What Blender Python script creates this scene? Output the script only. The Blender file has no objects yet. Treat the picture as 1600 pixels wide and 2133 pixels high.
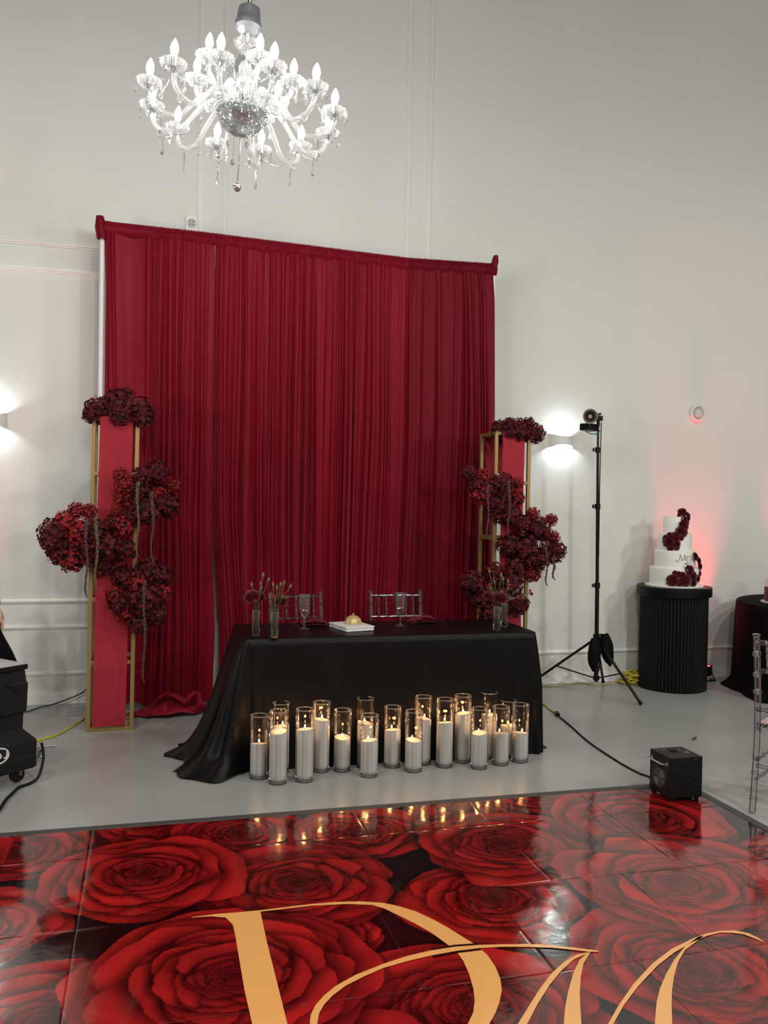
import bpy, bmesh, math, random
import numpy as np
from mathutils import Vector, Matrix, Euler
from mathutils.geometry import tessellate_polygon

PI = math.pi
random.seed(7)
C = bpy.context.scene.collection
SC = bpy.context.scene

# ---------------------------------------------------------------- camera
cam = bpy.data.cameras.new('camera')
cam.sensor_fit = 'VERTICAL'
cam.sensor_height = 36.0
cam.lens = 1847.7 * 36.0 / 2133.0
cam.clip_start = 0.05
cam_ob = bpy.data.objects.new('camera', cam)
C.objects.link(cam_ob)
right = Vector((0.966037, -0.257832, 0.017185))
down = Vector((0.012356, -0.020340, -0.999717))
fwd = Vector((0.258108, 0.965976, -0.016464))
m = Matrix((( right.x, -down.x, -fwd.x), (right.y, -down.y, -fwd.y), (right.z, -down.z, -fwd.z))).to_4x4()
m.translation = (0, 0, 1.6)
cam_ob.matrix_world = m
SC.camera = cam_ob

# ---------------------------------------------------------------- world, exposure, lamps
world = bpy.data.worlds.new('world'); SC.world = world
world.use_nodes = True
world.node_tree.nodes['Background'].inputs[0].default_value = (0.5, 0.5, 0.5, 1)
world.node_tree.nodes['Background'].inputs[1].default_value = 0.05
SC.view_settings.view_transform = 'Standard'
SC.view_settings.look = 'None'
SC.view_settings.exposure = 0.47
SC.view_settings.gamma = 1.0
SC.view_settings.use_curve_mapping = False

HALL_AND_FILL_LAMPS = [((3.4, -1.6, 3.4), 190), ((0.1, -1.6, 3.4), 170), ((-3.0, 3.2, 2.3), 105), ((6.9, 0.6, 3.4), 230)]
for (p, w) in HALL_AND_FILL_LAMPS:          # hall chandeliers behind the camera; the two side lamps are added wall fill
    l = bpy.data.lights.new('hall_or_fill_lamp', 'POINT'); l.energy = w; l.color = (1.0, 0.985, 0.93); l.shadow_soft_size = 0.30
    o = bpy.data.objects.new('hall_or_fill_lamp', l); o.location = p; C.objects.link(o)
CEILING_DOWNLIGHTS = [((-2.6, .5, 6.4), 270), ((.5, .5, 6.4), 230), ((3.6, .5, 6.4), 230), ((6.7, .5, 6.4), 230)]
for (p, w) in CEILING_DOWNLIGHTS:        # warm downlights in the hall ceiling, aimed at the head table wall
    l = bpy.data.lights.new('ceiling_downlight_lamp', 'SPOT'); l.energy = w; l.color = (1.0, 0.93, 0.80)
    l.spot_size = math.radians(124); l.spot_blend = 1.0; l.shadow_soft_size = 0.10
    o = bpy.data.objects.new('ceiling_downlight_lamp', l); o.location = p
    o.rotation_euler = Vector((0, .5, -1)).to_track_quat('-Z', 'Y').to_euler(); C.objects.link(o)
RED_UPLIGHTS = [((4.80, 6.93, 0.17), (-0.07, 0.10, 1.0), 190), ((5.80, 6.95, 0.86), (0.0, 0.10, 1.0), 40), ((-1.42, 6.86, 0.17), (0.0, 0.10, 1.0), 75)]
for (p, d, w) in RED_UPLIGHTS:           # red wall washers standing on the floor by the wall
    l = bpy.data.lights.new('red_wall_washer_lamp', 'SPOT'); l.energy = w; l.color = (1.0, 0.04, 0.06)
    l.spot_size = math.radians(52); l.spot_blend = 1.0; l.shadow_soft_size = 0.05
    o = bpy.data.objects.new('red_wall_washer_lamp', l); o.location = p
    o.rotation_euler = Vector(d).to_track_quat('-Z', 'Y').to_euler(); C.objects.link(o)
BULB_STRENGTH = 120.0
SCONCE_STRENGTH = 140.0
FLAME_WATTS = 0.13

# ---------------------------------------------------------------- helpers
class MB:
    """collects vertices and faces, then links them as ONE mesh object"""
    def __init__(s): s.v = []; s.f = []; s.mi = []
    def add(s, vs, fs, mi=0):
        b = len(s.v); s.v += [tuple(v) for v in vs]; s.f += [tuple(b + i for i in f) for f in fs]; s.mi += [mi] * len(fs); return s
    def box(s, c, d, rot=None, mi=0):
        x, y, z = d[0] / 2, d[1] / 2, d[2] / 2
        vs = [Vector((sx * x, sy * y, sz * z)) for sx in (-1, 1) for sy in (-1, 1) for sz in (-1, 1)]
        if rot is not None: vs = [rot @ v for v in vs]
        vs = [v + Vector(c) for v in vs]
        return s.add(vs, [(0, 1, 3, 2), (4, 6, 7, 5), (0, 4, 5, 1), (2, 3, 7, 6), (0, 2, 6, 4), (1, 5, 7, 3)], mi)
    def bar(s, a, b, w, h=None, up=(0, 0, 1), mi=0):
        a, b = Vector(a), Vector(b); d = b - a; L = d.length; d.normalize(); h = h or w
        u = Vector(up)
        if abs(u.dot(d)) > .98: u = Vector((0, 1, 0))
        x = d.cross(u).normalized(); y = x.cross(d).normalized()
        R = Matrix((x, d, y)).transposed()
        return s.box((a + b) / 2, (w, L, h), R, mi)
    def tube(s, pts, r, n=8, closed=False, cap=True, mi=0, flat=1.0):
        pts = [Vector(p) for p in pts]; N = len(pts)
        rr = r if isinstance(r, (list, tuple)) else [r] * N
        T = []
        for i in range(N):
            a = pts[i - 1] if (i > 0 or closed) else pts[i]
            b = pts[(i + 1) % N] if (i < N - 1 or closed) else pts[i]
            t = b - a
            T.append(t.normalized() if t.length > 1e-9 else Vector((0, 0, 1)))
        u = T[0].orthogonal().normalized(); vs = []
        for i in range(N):
            u = (u - T[i] * u.dot(T[i]))
            u = u.normalized() if u.length > 1e-6 else T[i].orthogonal().normalized()
            w = T[i].cross(u)
            for k in range(n):
                a = 2 * PI * k / n
                vs.append(pts[i] + (u * math.cos(a) + w * math.sin(a) * flat) * rr[i])
        fs = []
        for i in range(N - (0 if closed else 1)):
            j = (i + 1) % N
            for k in range(n):
                fs.append((i * n + k, i * n + (k + 1) % n, j * n + (k + 1) % n, j * n + k))
        if cap and not closed:
            fs.append(tuple(range(n))[::-1]); fs.append(tuple((N - 1) * n + k for k in range(n)))
        return s.add(vs, fs, mi)
    def lathe(s, prof, n=24, c=(0, 0, 0), rib=0.0, ribs=0, mi=0, sx=1.0, rot=None, c0=True, c1=True):
        vs = []; fs = []; M = len(prof); c = Vector(c)
        for (r, z) in prof:
            for k in range(n):
                a = 2 * PI * k / n
                q = r * (1 + rib * math.cos(a * ribs)) if ribs else r
                v = Vector((q * math.cos(a) * sx, q * math.sin(a), z))
                if rot is not None: v = rot @ v
                vs.append(v + c)
        for i in range(M - 1):
            for k in range(n):
                fs.append((i * n + k, i * n + (k + 1) % n, (i + 1) * n + (k + 1) % n, (i + 1) * n + k))
        if c0 and prof[0][0] > 1e-6: fs.append(tuple(range(n))[::-1])
        if c1 and prof[-1][0] > 1e-6: fs.append(tuple((M - 1) * n + k for k in range(n)))
        return s.add(vs, fs, mi)
    def ring(s, c, R, r, axis=(0, 0, 1), n=24, m_=6, mi=0):
        q = Vector((0, 0, 1)).rotation_difference(Vector(axis))
        return s.tube([Vector(c) + q @ Vector((R * math.cos(2 * PI * k / n), R * math.sin(2 * PI * k / n), 0)) for k in range(n)], r, m_, closed=True, mi=mi)
    def ball(s, c, r, n=10, m_=6, sc=(1, 1, 1), mi=0, rot=None):
        vs = [Vector((0, 0, -r * sc[2]))]; fs = []; c = Vector(c)
        for i in range(1, m_):
            t = -PI / 2 + PI * i / m_
            for k in range(n):
                a = 2 * PI * k / n
                vs.append(Vector((r * sc[0] * math.cos(t) * math.cos(a), r * sc[1] * math.cos(t) * math.sin(a), r * sc[2] * math.sin(t))))
        vs.append(Vector((0, 0, r * sc[2])))
        for k in range(n): fs.append((0, 1 + (k + 1) % n, 1 + k))
        for i in range(m_ - 2):
            for k in range(n):
                a = 1 + i * n
                fs.append((a + k, a + (k + 1) % n, a + n + (k + 1) % n, a + n + k))
        l = len(vs) - 1; a = 1 + (m_ - 2) * n
        for k in range(n): fs.append((a + k, a + (k + 1) % n, l))
        if rot is not None: vs = [rot @ v for v in vs]
        return s.add([v + c for v in vs], fs, mi)
    def grid(s, P, mi=0, wrap=False):
        """P[i][j] -> points"""
        ni, nj = len(P), len(P[0])
        vs = [p for row in P for p in row]
        fs = [(i * nj + j, i * nj + (j + 1) % nj, (i + 1) * nj + (j + 1) % nj, (i + 1) * nj + j) for i in range(ni - 1) for j in range(nj if wrap else nj - 1)]
        return s.add(vs, fs, mi)
    def mesh(s, name, mats, smooth=40):
        me = bpy.data.meshes.new(name); me.from_pydata(s.v, [], s.f)
        for mt in (mats if isinstance(mats, (list, tuple)) else [mats]): me.materials.append(mt)
        if any(s.mi): me.polygons.foreach_set('material_index', s.mi)
        if smooth:
            me.polygons.foreach_set('use_smooth', [True] * len(me.polygons))
            if smooth < 180: me.set_sharp_from_angle(angle=math.radians(smooth))
        me.update(); return me
    def build(s, name, mats, parent=None, smooth=40, bevel=0.0):
        return place(name, s.mesh(name, mats, smooth), parent, bevel=bevel)

def place(name, me, parent=None, loc=None, rot=None, scale=None, bevel=0.0):
    o = bpy.data.objects.new(name, me); C.objects.link(o)
    if parent is not None: o.parent = parent
    if loc is not None: o.location = loc
    if rot is not None: o.rotation_euler = rot
    if scale is not None: o.scale = scale if isinstance(scale, (tuple, list)) else (scale,) * 3
    if bevel:
        b = o.modifiers.new('edge', 'BEVEL'); b.width = bevel; b.segments = 2; b.limit_method = 'ANGLE'; b.angle_limit = math.radians(40)
    return o
def tag(o, label=None, cat=None, group=None, kind=None):
    if label: o['label'] = label
    if cat: o['category'] = cat
    if group: o['group'] = group
    if kind: o['kind'] = kind
    return o
def thing(name, label, cat, loc=(0, 0, 0), rz=0.0, group=None):
    o = bpy.data.objects.new(name, None); C.objects.link(o); o.location = loc; o.rotation_euler = (0, 0, rz)
    o.empty_display_size = 0.05
    return tag(o, label, cat, group)
def copy_tree(o, parent=None):
    c = o.copy(); C.objects.link(c)
    if parent is not None: c.parent = parent
    for ch in list(o.children): copy_tree(ch, c)
    return c
def lerp(a, b, t): return a + (b - a) * t
def interp(x, xs, ys): return float(np.interp(x, xs, ys))

# ---------------------------------------------------------------- materials
def nt(name):
    mt = bpy.data.materials.new(name); mt.use_nodes = True; t = mt.node_tree
    return mt, t, t.nodes['Principled BSDF'], t.nodes['Material Output']
def setin(b, **k):
    for n, v in k.items(): b.inputs[n.replace('_', ' ')].default_value = v
def add_noise(t, b, col, col2, scale=8.0, detail=4.0, bump=0.0, bscale=None, stretch=None):
    tc = t.nodes.new('ShaderNodeTexCoord'); src = tc.outputs['Object']
    if stretch:
        mp = t.nodes.new('ShaderNodeMapping'); mp.inputs['Scale'].default_value = stretch; t.links.new(src, mp.inputs[0]); src = mp.outputs[0]
    n = t.nodes.new('ShaderNodeTexNoise'); n.inputs['Scale'].default_value = scale; n.inputs['Detail'].default_value = detail
    t.links.new(src, n.inputs['Vector'])
    r = t.nodes.new('ShaderNodeValToRGB'); r.color_ramp.elements[0].position = .3; r.color_ramp.elements[1].position = .7
    r.color_ramp.elements[0].color = (*col, 1); r.color_ramp.elements[1].color = (*col2, 1)
    t.links.new(n.outputs['Fac'], r.inputs[0]); t.links.new(r.outputs[0], b.inputs['Base Color'])
    if bump:
        n2 = t.nodes.new('ShaderNodeTexNoise'); n2.inputs['Scale'].default_value = bscale or scale * 4; n2.inputs['Detail'].default_value = 3
        t.links.new(src, n2.inputs['Vector'])
        bp = t.nodes.new('ShaderNodeBump'); bp.inputs['Strength'].default_value = bump; bp.inputs['Distance'].default_value = .01
        t.links.new(n2.outputs['Fac'], bp.inputs['Height']); t.links.new(bp.outputs[0], b.inputs['Normal'])
def mat(name, col, rough=.5, metal=0.0, col2=None, scale=8.0, bump=0.0, bscale=None, stretch=None, **k):
    mt, t, b, o = nt(name)
    setin(b, Base_Color=(*col, 1), Roughness=rough, Metallic=metal)
    for n, v in k.items(): b.inputs[n.replace('_', ' ')].default_value = v
    add_noise(t, b, col, col2 or tuple(c * 1.06 for c in col), scale, bump=bump, bscale=bscale, stretch=stretch)
    return mt
def emit(name, col, s):
    mt = bpy.data.materials.new(name); mt.use_nodes = True; t = mt.node_tree
    for n in list(t.nodes):
        if n.type != 'OUTPUT_MATERIAL': t.nodes.remove(n)
    e = t.nodes.new('ShaderNodeEmission'); e.inputs[0].default_value = (*col, 1); e.inputs[1].default_value = s
    t.links.new(e.outputs[0], t.nodes['Material Output'].inputs[0]); return mt
def clear(name, tint=(1, 1, 1), ior=1.5, base=0.02, gain=1.0, rough=0.02, milk=0.0, milkcol=(.9, .92, .92), glow=0.0):
    """thin clear glass or acrylic: see-through, with a fresnel mirror coat and optionally some milkiness"""
    mt = bpy.data.materials.new(name); mt.use_nodes = True; t = mt.node_tree; N = t.nodes.new; L = t.links.new
    for n in list(t.nodes):
        if n.type != 'OUTPUT_MATERIAL': t.nodes.remove(n)
    tr = N('ShaderNodeBsdfTransparent'); tr.inputs[0].default_value = (*tint, 1)
    gl = N('ShaderNodeBsdfGlossy'); gl.inputs['Roughness'].default_value = rough; gl.inputs[0].default_value = (1, 1, 1, 1)
    fr = N('ShaderNodeFresnel'); fr.inputs[0].default_value = ior
    mu = N('ShaderNodeMath'); mu.operation = 'MULTIPLY_ADD'; mu.inputs[1].default_value = gain; mu.inputs[2].default_value = base; mu.use_clamp = True
    L(fr.outputs[0], mu.inputs[0])
    mx = N('ShaderNodeMixShader'); L(mu.outputs[0], mx.inputs[0]); L(tr.outputs[0], mx.inputs[1]); L(gl.outputs[0], mx.inputs[2])
    out = mx.outputs[0]
    if milk:
        d = N('ShaderNodeBsdfDiffuse'); d.inputs[0].default_value = (*milkcol, 1)
        tl = N('ShaderNodeBsdfTranslucent'); tl.inputs[0].default_value = (*milkcol, 1)
        m1 = N('ShaderNodeMixShader'); m1.inputs[0].default_value = .5; L(d.outputs[0], m1.inputs[1]); L(tl.outputs[0], m1.inputs[2])
        m2 = N('ShaderNodeMixShader'); m2.inputs[0].default_value = milk; L(out, m2.inputs[1]); L(m1.outputs[0], m2.inputs[2]); out = m2.outputs[0]
    L(out, t.nodes['Material Output'].inputs[0]); return mt

M = {}
M['wall'] = mat('wall_paint', (.70, .70, .675), .62, col2=(.73, .73, .705), scale=1.2, bump=.06, bscale=60)
M['trim'] = mat('trim_paint', (.80, .80, .78), .4, scale=3)
M['ceiling'] = mat('ceiling_paint', (.05, .05, .05), .8)
M['floor'] = mat('polished_concrete', (.315, .325, .318), .30, col2=(.375, .387, .38), scale=1.6, bump=.03, bscale=30)
def velvet(name, col, sheen, rough=.46):
    mt = mat(name, col, rough, col2=tuple(c * 1.25 for c in col), scale=3, stretch=(6, 6, .4))
    b = mt.node_tree.nodes['Principled BSDF']
    b.inputs['Sheen Weight'].default_value = .9; b.inputs['Sheen Roughness'].default_value = .28; b.inputs['Sheen Tint'].default_value = (*sheen, 1)
    b.inputs['Specular IOR Level'].default_value = .35; b.inputs['Specular Tint'].default_value = (1, .25, .3, 1)
    return mt
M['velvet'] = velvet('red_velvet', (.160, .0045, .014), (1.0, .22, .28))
M['velvet_dim'] = velvet('dim_red_velvet', (.120, .0035, .011), (.9, .15, .20))  # same velvet darkened for the dimmer end panel; shade put into the colour
M['runner'] = mat('red_satin_runner', (.33, .024, .038), .6, col2=(.38, .028, .044), scale=40, stretch=(.3, 1, 4), bump=.1, bscale=300, Specular_IOR_Level=.12)
M['black_cloth'] = mat('black_satin_cloth', (.0035, .0033, .0035), .40, col2=(.0045, .0043, .0045), scale=5, Specular_IOR_Level=.16)
M['gold'] = mat('brushed_gold_paint', (.30, .205, .075), .42, .45, col2=(.36, .25, .10), scale=12, stretch=(1, 1, .1))
M['black'] = mat('black_plastic', (.005, .005, .006), .42, col2=(.007, .007, .008), scale=30, Specular_IOR_Level=.22)
M['black_metal'] = mat('black_metal', (.005, .005, .006), .32, .0, scale=30, Specular_IOR_Level=.35)
M['black_rough'] = mat('black_textured_plastic', (.008, .0075, .0075), .6, col2=(.011, .0105, .0105), scale=60, bump=.2, bscale=400, Specular_IOR_Level=.25)
M['black_mdf'] = mat('black_painted_wood', (.0055, .0055, .006), .45, scale=6, Specular_IOR_Level=.2)
M['chrome'] = mat('chrome', (.75, .76, .77), .12, 1.0)
M['steel'] = mat('brushed_steel', (.5, .5, .51), .3, .9)
M['silver_paint'] = mat('silver_painted_metal', (.07, .075, .08), .4, .0, Specular_IOR_Level=.4)
M['matte_cloth'] = mat('black_matte_cloth', (.0045, .0045, .005), .8, col2=(.006, .006, .0065), scale=5, Specular_IOR_Level=.05)
M['rubber'] = mat('black_rubber', (.008, .008, .008), .7, Specular_IOR_Level=.25)
M['white_plastic'] = mat('white_plastic', (.75, .75, .73), .4)
M['white_card'] = mat('white_card', (.78, .77, .76), .5)
M['sconce'] = mat('white_sconce_metal', (.80, .80, .78), .45)
M['lamp'] = emit('sconce_lamp_glow', (.90, 1.0, .98), SCONCE_STRENGTH)
M['bulb'] = emit('bulb_glow', (1.0, .99, .96), BULB_STRENGTH)
M['crystal'] = clear('chandelier_crystal', (.97, .98, .98), 1.5, .08, 1.5, .03, .055, (.95, .96, .95))
M['arm_glass'] = clear('chandelier_arm_glass', (.97, .98, .98), 1.5, .06, 1.2, .04, .16, (.95, .96, .94))
M['bowl'] = clear('chandelier_bowl_glass', (.74, .76, .77), 1.5, .06, .6, .08, .05)
M['glass'] = clear('clear_vase_glass', (.97, .965, .96), 1.45, .012, .8, .02)
M['glass_rim'] = clear('vase_rim_glass', (.85, .85, .84), 1.5, .35, .8, .08, .25)
M['goblet'] = clear('goblet_glass', (.95, .95, .95), 1.5, .05, 1.2, .03, .03)
M['acrylic'] = clear('clear_acrylic', (.93, .935, .94), 1.45, .07, 1.3, .03, .01)
M['water'] = clear('vase_water', (.90, .92, .84), 1.33, .01, .6, .02)
M['wax'] = mat('white_wax', (.80, .785, .75), .6, col2=(.82, .805, .77), scale=60, bump=.05, bscale=300, Subsurface_Weight=.15, Subsurface_Radius=(.02, .012, .008))
M['flame'] = emit('flame', (1.0, .58, .20), 15)
M['wick'] = mat('burnt_wick', (.02, .015, .01), .8)
M['hyd_red'] = mat('red_hydrangea_petal', (.22, .013, .018), .6, col2=(.30, .022, .026), scale=14, Specular_IOR_Level=.15)
M['hyd_dark'] = mat('burgundy_hydrangea_petal', (.075, .010, .0135), .6, col2=(.115, .016, .020), scale=14, Specular_IOR_Level=.12)
M['hyd_core'] = mat('dark_flower_core', (.030, .005, .007), .9)
M['amar_g'] = mat('olive_amaranth', (.115, .085, .040), .85, col2=(.16, .12, .055), scale=80)
M['amar_r'] = mat('dusky_amaranth', (.085, .034, .036), .85, col2=(.12, .06, .05), scale=80)
M['stem'] = mat('green_stem', (.055, .085, .030), .6, col2=(.085, .12, .045), scale=40)
M['bud'] = mat('pale_green_calyx', (.13, .16, .07), .6, col2=(.18, .20, .09), scale=40)
M['rose'] = mat('dark_red_rose_petal', (.085, .004, .010), .55, col2=(.12, .006, .013), scale=20)
M['sugar'] = mat('burgundy_sugar_rose', (.075, .004, .010), .5, col2=(.115, .007, .016), scale=60)
M['carnation'] = mat('red_carnation_petal', (.33, .010, .018), .6, col2=(.42, .016, .022), scale=60)
M['icing'] = mat('white_icing', (.80, .81, .76), .5, col2=(.82, .83, .78), scale=20)
M['navy'] = mat('navy_icing', (.008, .012, .045), .5, col2=(.011, .017, .06), scale=10)
M['silver'] = mat('silver_sugar_ball', (.8, .8, .82), .15, 1.0)
M['pink'] = mat('mauve_icing', (.25, .09, .16), .5)
M['script'] = mat('charcoal_script', (.10, .095, .085), .5)
M['yellow'] = mat('yellow_cable', (.55, .42, .04), .5, col2=(.62, .48, .06), scale=30)
M['yellow_dull'] = mat('pale_yellow_cable', (.50, .42, .16), .5)
M['napkin'] = mat('dark_red_napkin', (.13, .010, .018), .7, col2=(.16, .013, .022), scale=90, bump=.1, bscale=500)
M['flatware'] = mat('rose_gold_flatware', (.30, .08, .07), .25, .9)
M['dome'] = mat('gold_satin_box', (.62, .46, .20), .38, .35, col2=(.68, .52, .25), scale=20)
M['lid'] = mat('grey_metal_lid', (.42, .43, .46), .4, .2)
M['blue'] = mat('teal_blue_strap', (.02, .14, .24), .5)
M['skin'] = mat('skin', (.55, .33, .25), .5, Subsurface_Weight=.1)
M['hair'] = mat('dark_brown_hair', (.02, .012, .008), .5)
M['dress'] = mat('black_dress_fabric', (.004, .004, .0045), .7, Specular_IOR_Level=.1)
M['red_led'] = emit('red_led', (1.0, .05, .07), 4)
M['cob'] = mat('warm_led_disc', (.62, .43, .30), .5)
M['print_ink'] = mat('grey_print', (.22, .22, .22), .5)
M['white_ink'] = mat('white_print', (.72, .72, .72), .5)
M['edge'] = mat('charcoal_edging', (.050, .050, .052), .55, col2=(.065, .065, .067), scale=20)

# ================================================================ THE ROOM
WY = 7.08
def struct(name, mb, mt, smooth=40, bevel=0.0):
    o = mb.build(name, mt, None, smooth, bevel); o['kind'] = 'structure'; return o
struct('floor', MB().box((2.5, -1.5, -.05), (23, 17.3, .10)), M['floor'], 0)
struct('wall_back', MB().box((2.5, WY + .1, 3.3), (23, .2, 6.7)), M['wall'], 0)
struct('wall_left', MB().box((-9.05, -1.5, 3.3), (.1, 17.3, 6.7)), M['wall'], 0)
struct('wall_right', MB().box((14.05, -1.5, 3.3), (.1, 17.3, 6.7)), M['wall'], 0)
struct('wall_front', MB().box((2.5, -10.2, 3.3), (23, .1, 6.7)), M['wall'], 0)
struct('ceiling', MB().box((2.5, -1.5, 6.72), (23, 17.3, .1)), M['ceiling'], 0)
bb = MB()
bb.box((2.5, WY - .008, .045), (23, .016, .09)); bb.box((2.5, WY - .011, .003), (23, .022, .006))
struct('baseboard_back', bb, M['trim'], 0, .003)
def frame_trim(x0, x1, z0, z1):
    """a rectangle of half-round panel moulding on the wall"""
    mb = MB(); w = .036
    prof = [(-w / 2, 0), (-w / 2, .008), (-w / 4, .011), (-w / 8, .022), (w / 8, .023), (w / 4, .013), (w / 2, .009), (w / 2, 0)]
    cs = [(x0, z0, 1, 1), (x1, z0, -1, 1), (x1, z1, -1, -1), (x0, z1, 1, -1)]
    P = [[(cx + sx * q, WY - h, cz + sz * q) for (q, h) in prof] for (cx, cz, sx, sz) in cs]
    mb.grid(P + [P[0]])
    return mb
k = 1
for col in ((-1.17, .362), (.553, 2.045), (-2.87, -1.36)):
    for (a, b) in ((3.445, 6.3), (.777, 3.25), (.231, .584)):
        struct('trim_%d' % k, frame_trim(col[0], col[1], a, b), M['trim'], 30); k += 1
struct('trim_%d' % k, frame_trim(2.232, 8.2, .272, 6.3), M['trim'], 30)

# ================================================================ DANCE FLOOR WITH ROSE PRINT
DX0, DX1, DY0, DY1, DZ = -3.40, 2.935, -1.30, 4.372, .006
def paint_print():
    """the flat rose print of the dance floor as colours on a raster of 6 mm"""
    st = .006
    xs = np.arange(DX0, DX1 + st, st); ys = np.arange(DY0, DY1 + st, st)
    img = np.empty((len(ys), len(xs), 3)); img[:] = (.012, .0025, .003)
    rng = random.Random(5)
    known = [(.001, 3.796, .36), (.612, 3.579, .35), (.446, 4.20, .27), (.999, 4.08, .29), (.263, 2.949, .43), (-.60, 3.453, .28), (-.30, 2.80, .29),
             (-.55, 4.20, .30), (1.60, 3.80, .37), (1.331, 3.282, .31), (.989, 2.56, .38), (2.214, 3.265, .42), (1.861, 2.623, .38), (1.60, 4.26, .25),
             (2.45, 3.95, .40), (2.80, 3.30, .28), (2.62, 2.75, .33), (.05, 4.42, .25), (2.05, 4.40, .26), (.62, 3.16, .20)]
    order = known[:]
    y = 2.1
    while y > DY0 - .3:
        x = DX0 + rng.uniform(0, .4)
        while x < DX1 + .3:
            order.append((x, y + rng.uniform(-.1, .1), rng.uniform(.28, .42))); x += rng.uniform(.52, .70)
        y -= .52
    for y in (2.55, 3.1, 3.65, 4.2):
        x = -1.05
        while x > DX0 - .3:
            order.append((x, y + rng.uniform(-.1, .1), rng.uniform(.28, .40))); x -= rng.uniform(.5, .66)
    order.sort(key=lambda q: q[2])
    DARK, MID = np.array((.030, .0015, .0025)), np.array((.50, .016, .015))
    for (cx, cy, R) in order:
        R *= .95
        e = R * 1.35
        i0, i1 = max(0, int((cx - e - DX0) / st)), min(len(xs), int((cx + e - DX0) / st) + 1)
        j0, j1 = max(0, int((cy - e - DY0) / st)), min(len(ys), int((cy + e - DY0) / st) + 1)
        if i1 <= i0 or j1 <= j0: continue
        X, Y = np.meshgrid(xs[i0:i1] - cx, ys[j0:j1] - cy)
        D = np.hypot(X, Y); TH = np.arctan2(Y, X); A = img[j0:j1, i0:i1]
        sp = rng.uniform(0, 6.28)
        fr = [1.10, .93, .77, .63, .52, .43, .355, .29, .235, .185, .14, .10, .065]
        npet = [5, 4, 4, 4, 3, 3, 3, 3, 3, 3, 2, 2, 2]
        da, dr = rng.uniform(0, 6.28), rng.uniform(.02, .16) * R
        X0, Y0 = X, Y
        for kk, (q, n) in enumerate(zip(fr, npet)):
            r = q * R; sh_ = dr * max(0, 1 - q) ** .8
            X, Y = X0 - sh_ * math.cos(da), Y0 - sh_ * math.sin(da); D = np.hypot(X, Y)
            for i in range(n):
                a = sp + kk * 2.4 + 2 * PI * i / n + rng.uniform(-.25, .25)
                off = r * rng.uniform(.30, .52); rho = r * rng.uniform(.58, .74); as_ = rng.uniform(1.15, 1.55)
                px, py = off * math.cos(a), off * math.sin(a)
                u = (X - px) * math.cos(a) + (Y - py) * math.sin(a); v = -(X - px) * math.sin(a) + (Y - py) * math.cos(a)
                v = v / as_ + .18 * u * rng.uniform(-1, 1)
                th = np.arctan2(v, u); p1, p2, p3 = rng.uniform(0, 6), rng.uniform(0, 6), rng.uniform(0, 6)
                lim = rho * (1 + .05 * np.sin(3 * th + p1) + .035 * np.sin(5 * th + p2) + .015 * np.sin(11 * th + p3))
                s = np.hypot(u, v) / lim
                sh = np.clip((s - 1) / .26, 0, 1) ** .8
                lo = .36 if kk < 3 else .20
                A *= np.where(s > 1, lo + (1 - lo) * sh, 1)[..., None]
                t = np.clip((D - .30 * r) / (.80 * r), 0, 1)
                lum = (.10 + .90 * t ** 1.2) * (.84 + .16 * np.sin(3 * th + p1 + 5 * D / R) * np.sin(4 * D / R + p2)) * (1 - .25 * np.clip((s - .86) / .14, 0, 1) * (np.sin(2 * th + p3) > 0))
                lum = lum * min(1.0, .06 + 1.45 * q) * rng.uniform(.72, 1.0)
                colr = DARK + (MID - DARK) * lum[..., None]
                A[:] = np.where((s < 1)[..., None], colr, A)
    return xs, ys, img
XS, YS, PRINT = paint_print()
def gloss_print(name, attr=True, col=(1, 1, 1)):
    mt, t, b, o = nt(name)
    setin(b, Roughness=.10, Base_Color=(*col, 1), IOR=1.72)
    if attr:
        a = t.nodes.new('ShaderNodeAttribute'); a.attribute_name = 'Print'; t.links.new(a.outputs['Color'], b.inputs['Base Color'])
    tc = t.nodes.new('ShaderNodeTexCoord')
    n = t.nodes.new('ShaderNodeTexNoise'); n.inputs['Scale'].default_value = 3.2; n.inputs['Detail'].default_value = 2.0; t.links.new(tc.outputs['Object'], n.inputs['Vector'])
    n2 = t.nodes.new('ShaderNodeTexNoise'); n2.inputs['Scale'].default_value = 38; n2.inputs['Detail'].default_value = 2.0; t.links.new(tc.outputs['Object'], n2.inputs['Vector'])
    ma = t.nodes.new('ShaderNodeMath'); ma.operation = 'MULTIPLY_ADD'; ma.inputs[1].default_value = .05; t.links.new(n2.outputs['Fac'], ma.inputs[0]); t.links.new(n.outputs['Fac'], ma.inputs[2])
    bp = t.nodes.new('ShaderNodeBump'); bp.inputs['Strength'].default_value = .45; bp.inputs['Distance'].default_value = .012
    t.links.new(ma.outputs[0], bp.inputs['Height']); t.links.new(bp.outputs[0], b.inputs['Normal'])
    return mt
M['print'] = gloss_print('glossy_rose_print')
M['gold_print'] = gloss_print('glossy_gold_print', False, (.82, .41, .135))
dance = thing('dance_floor', 'glossy dance floor printed with big red roses and a gold monogram', 'dance floor', (0, 0, 0))
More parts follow.
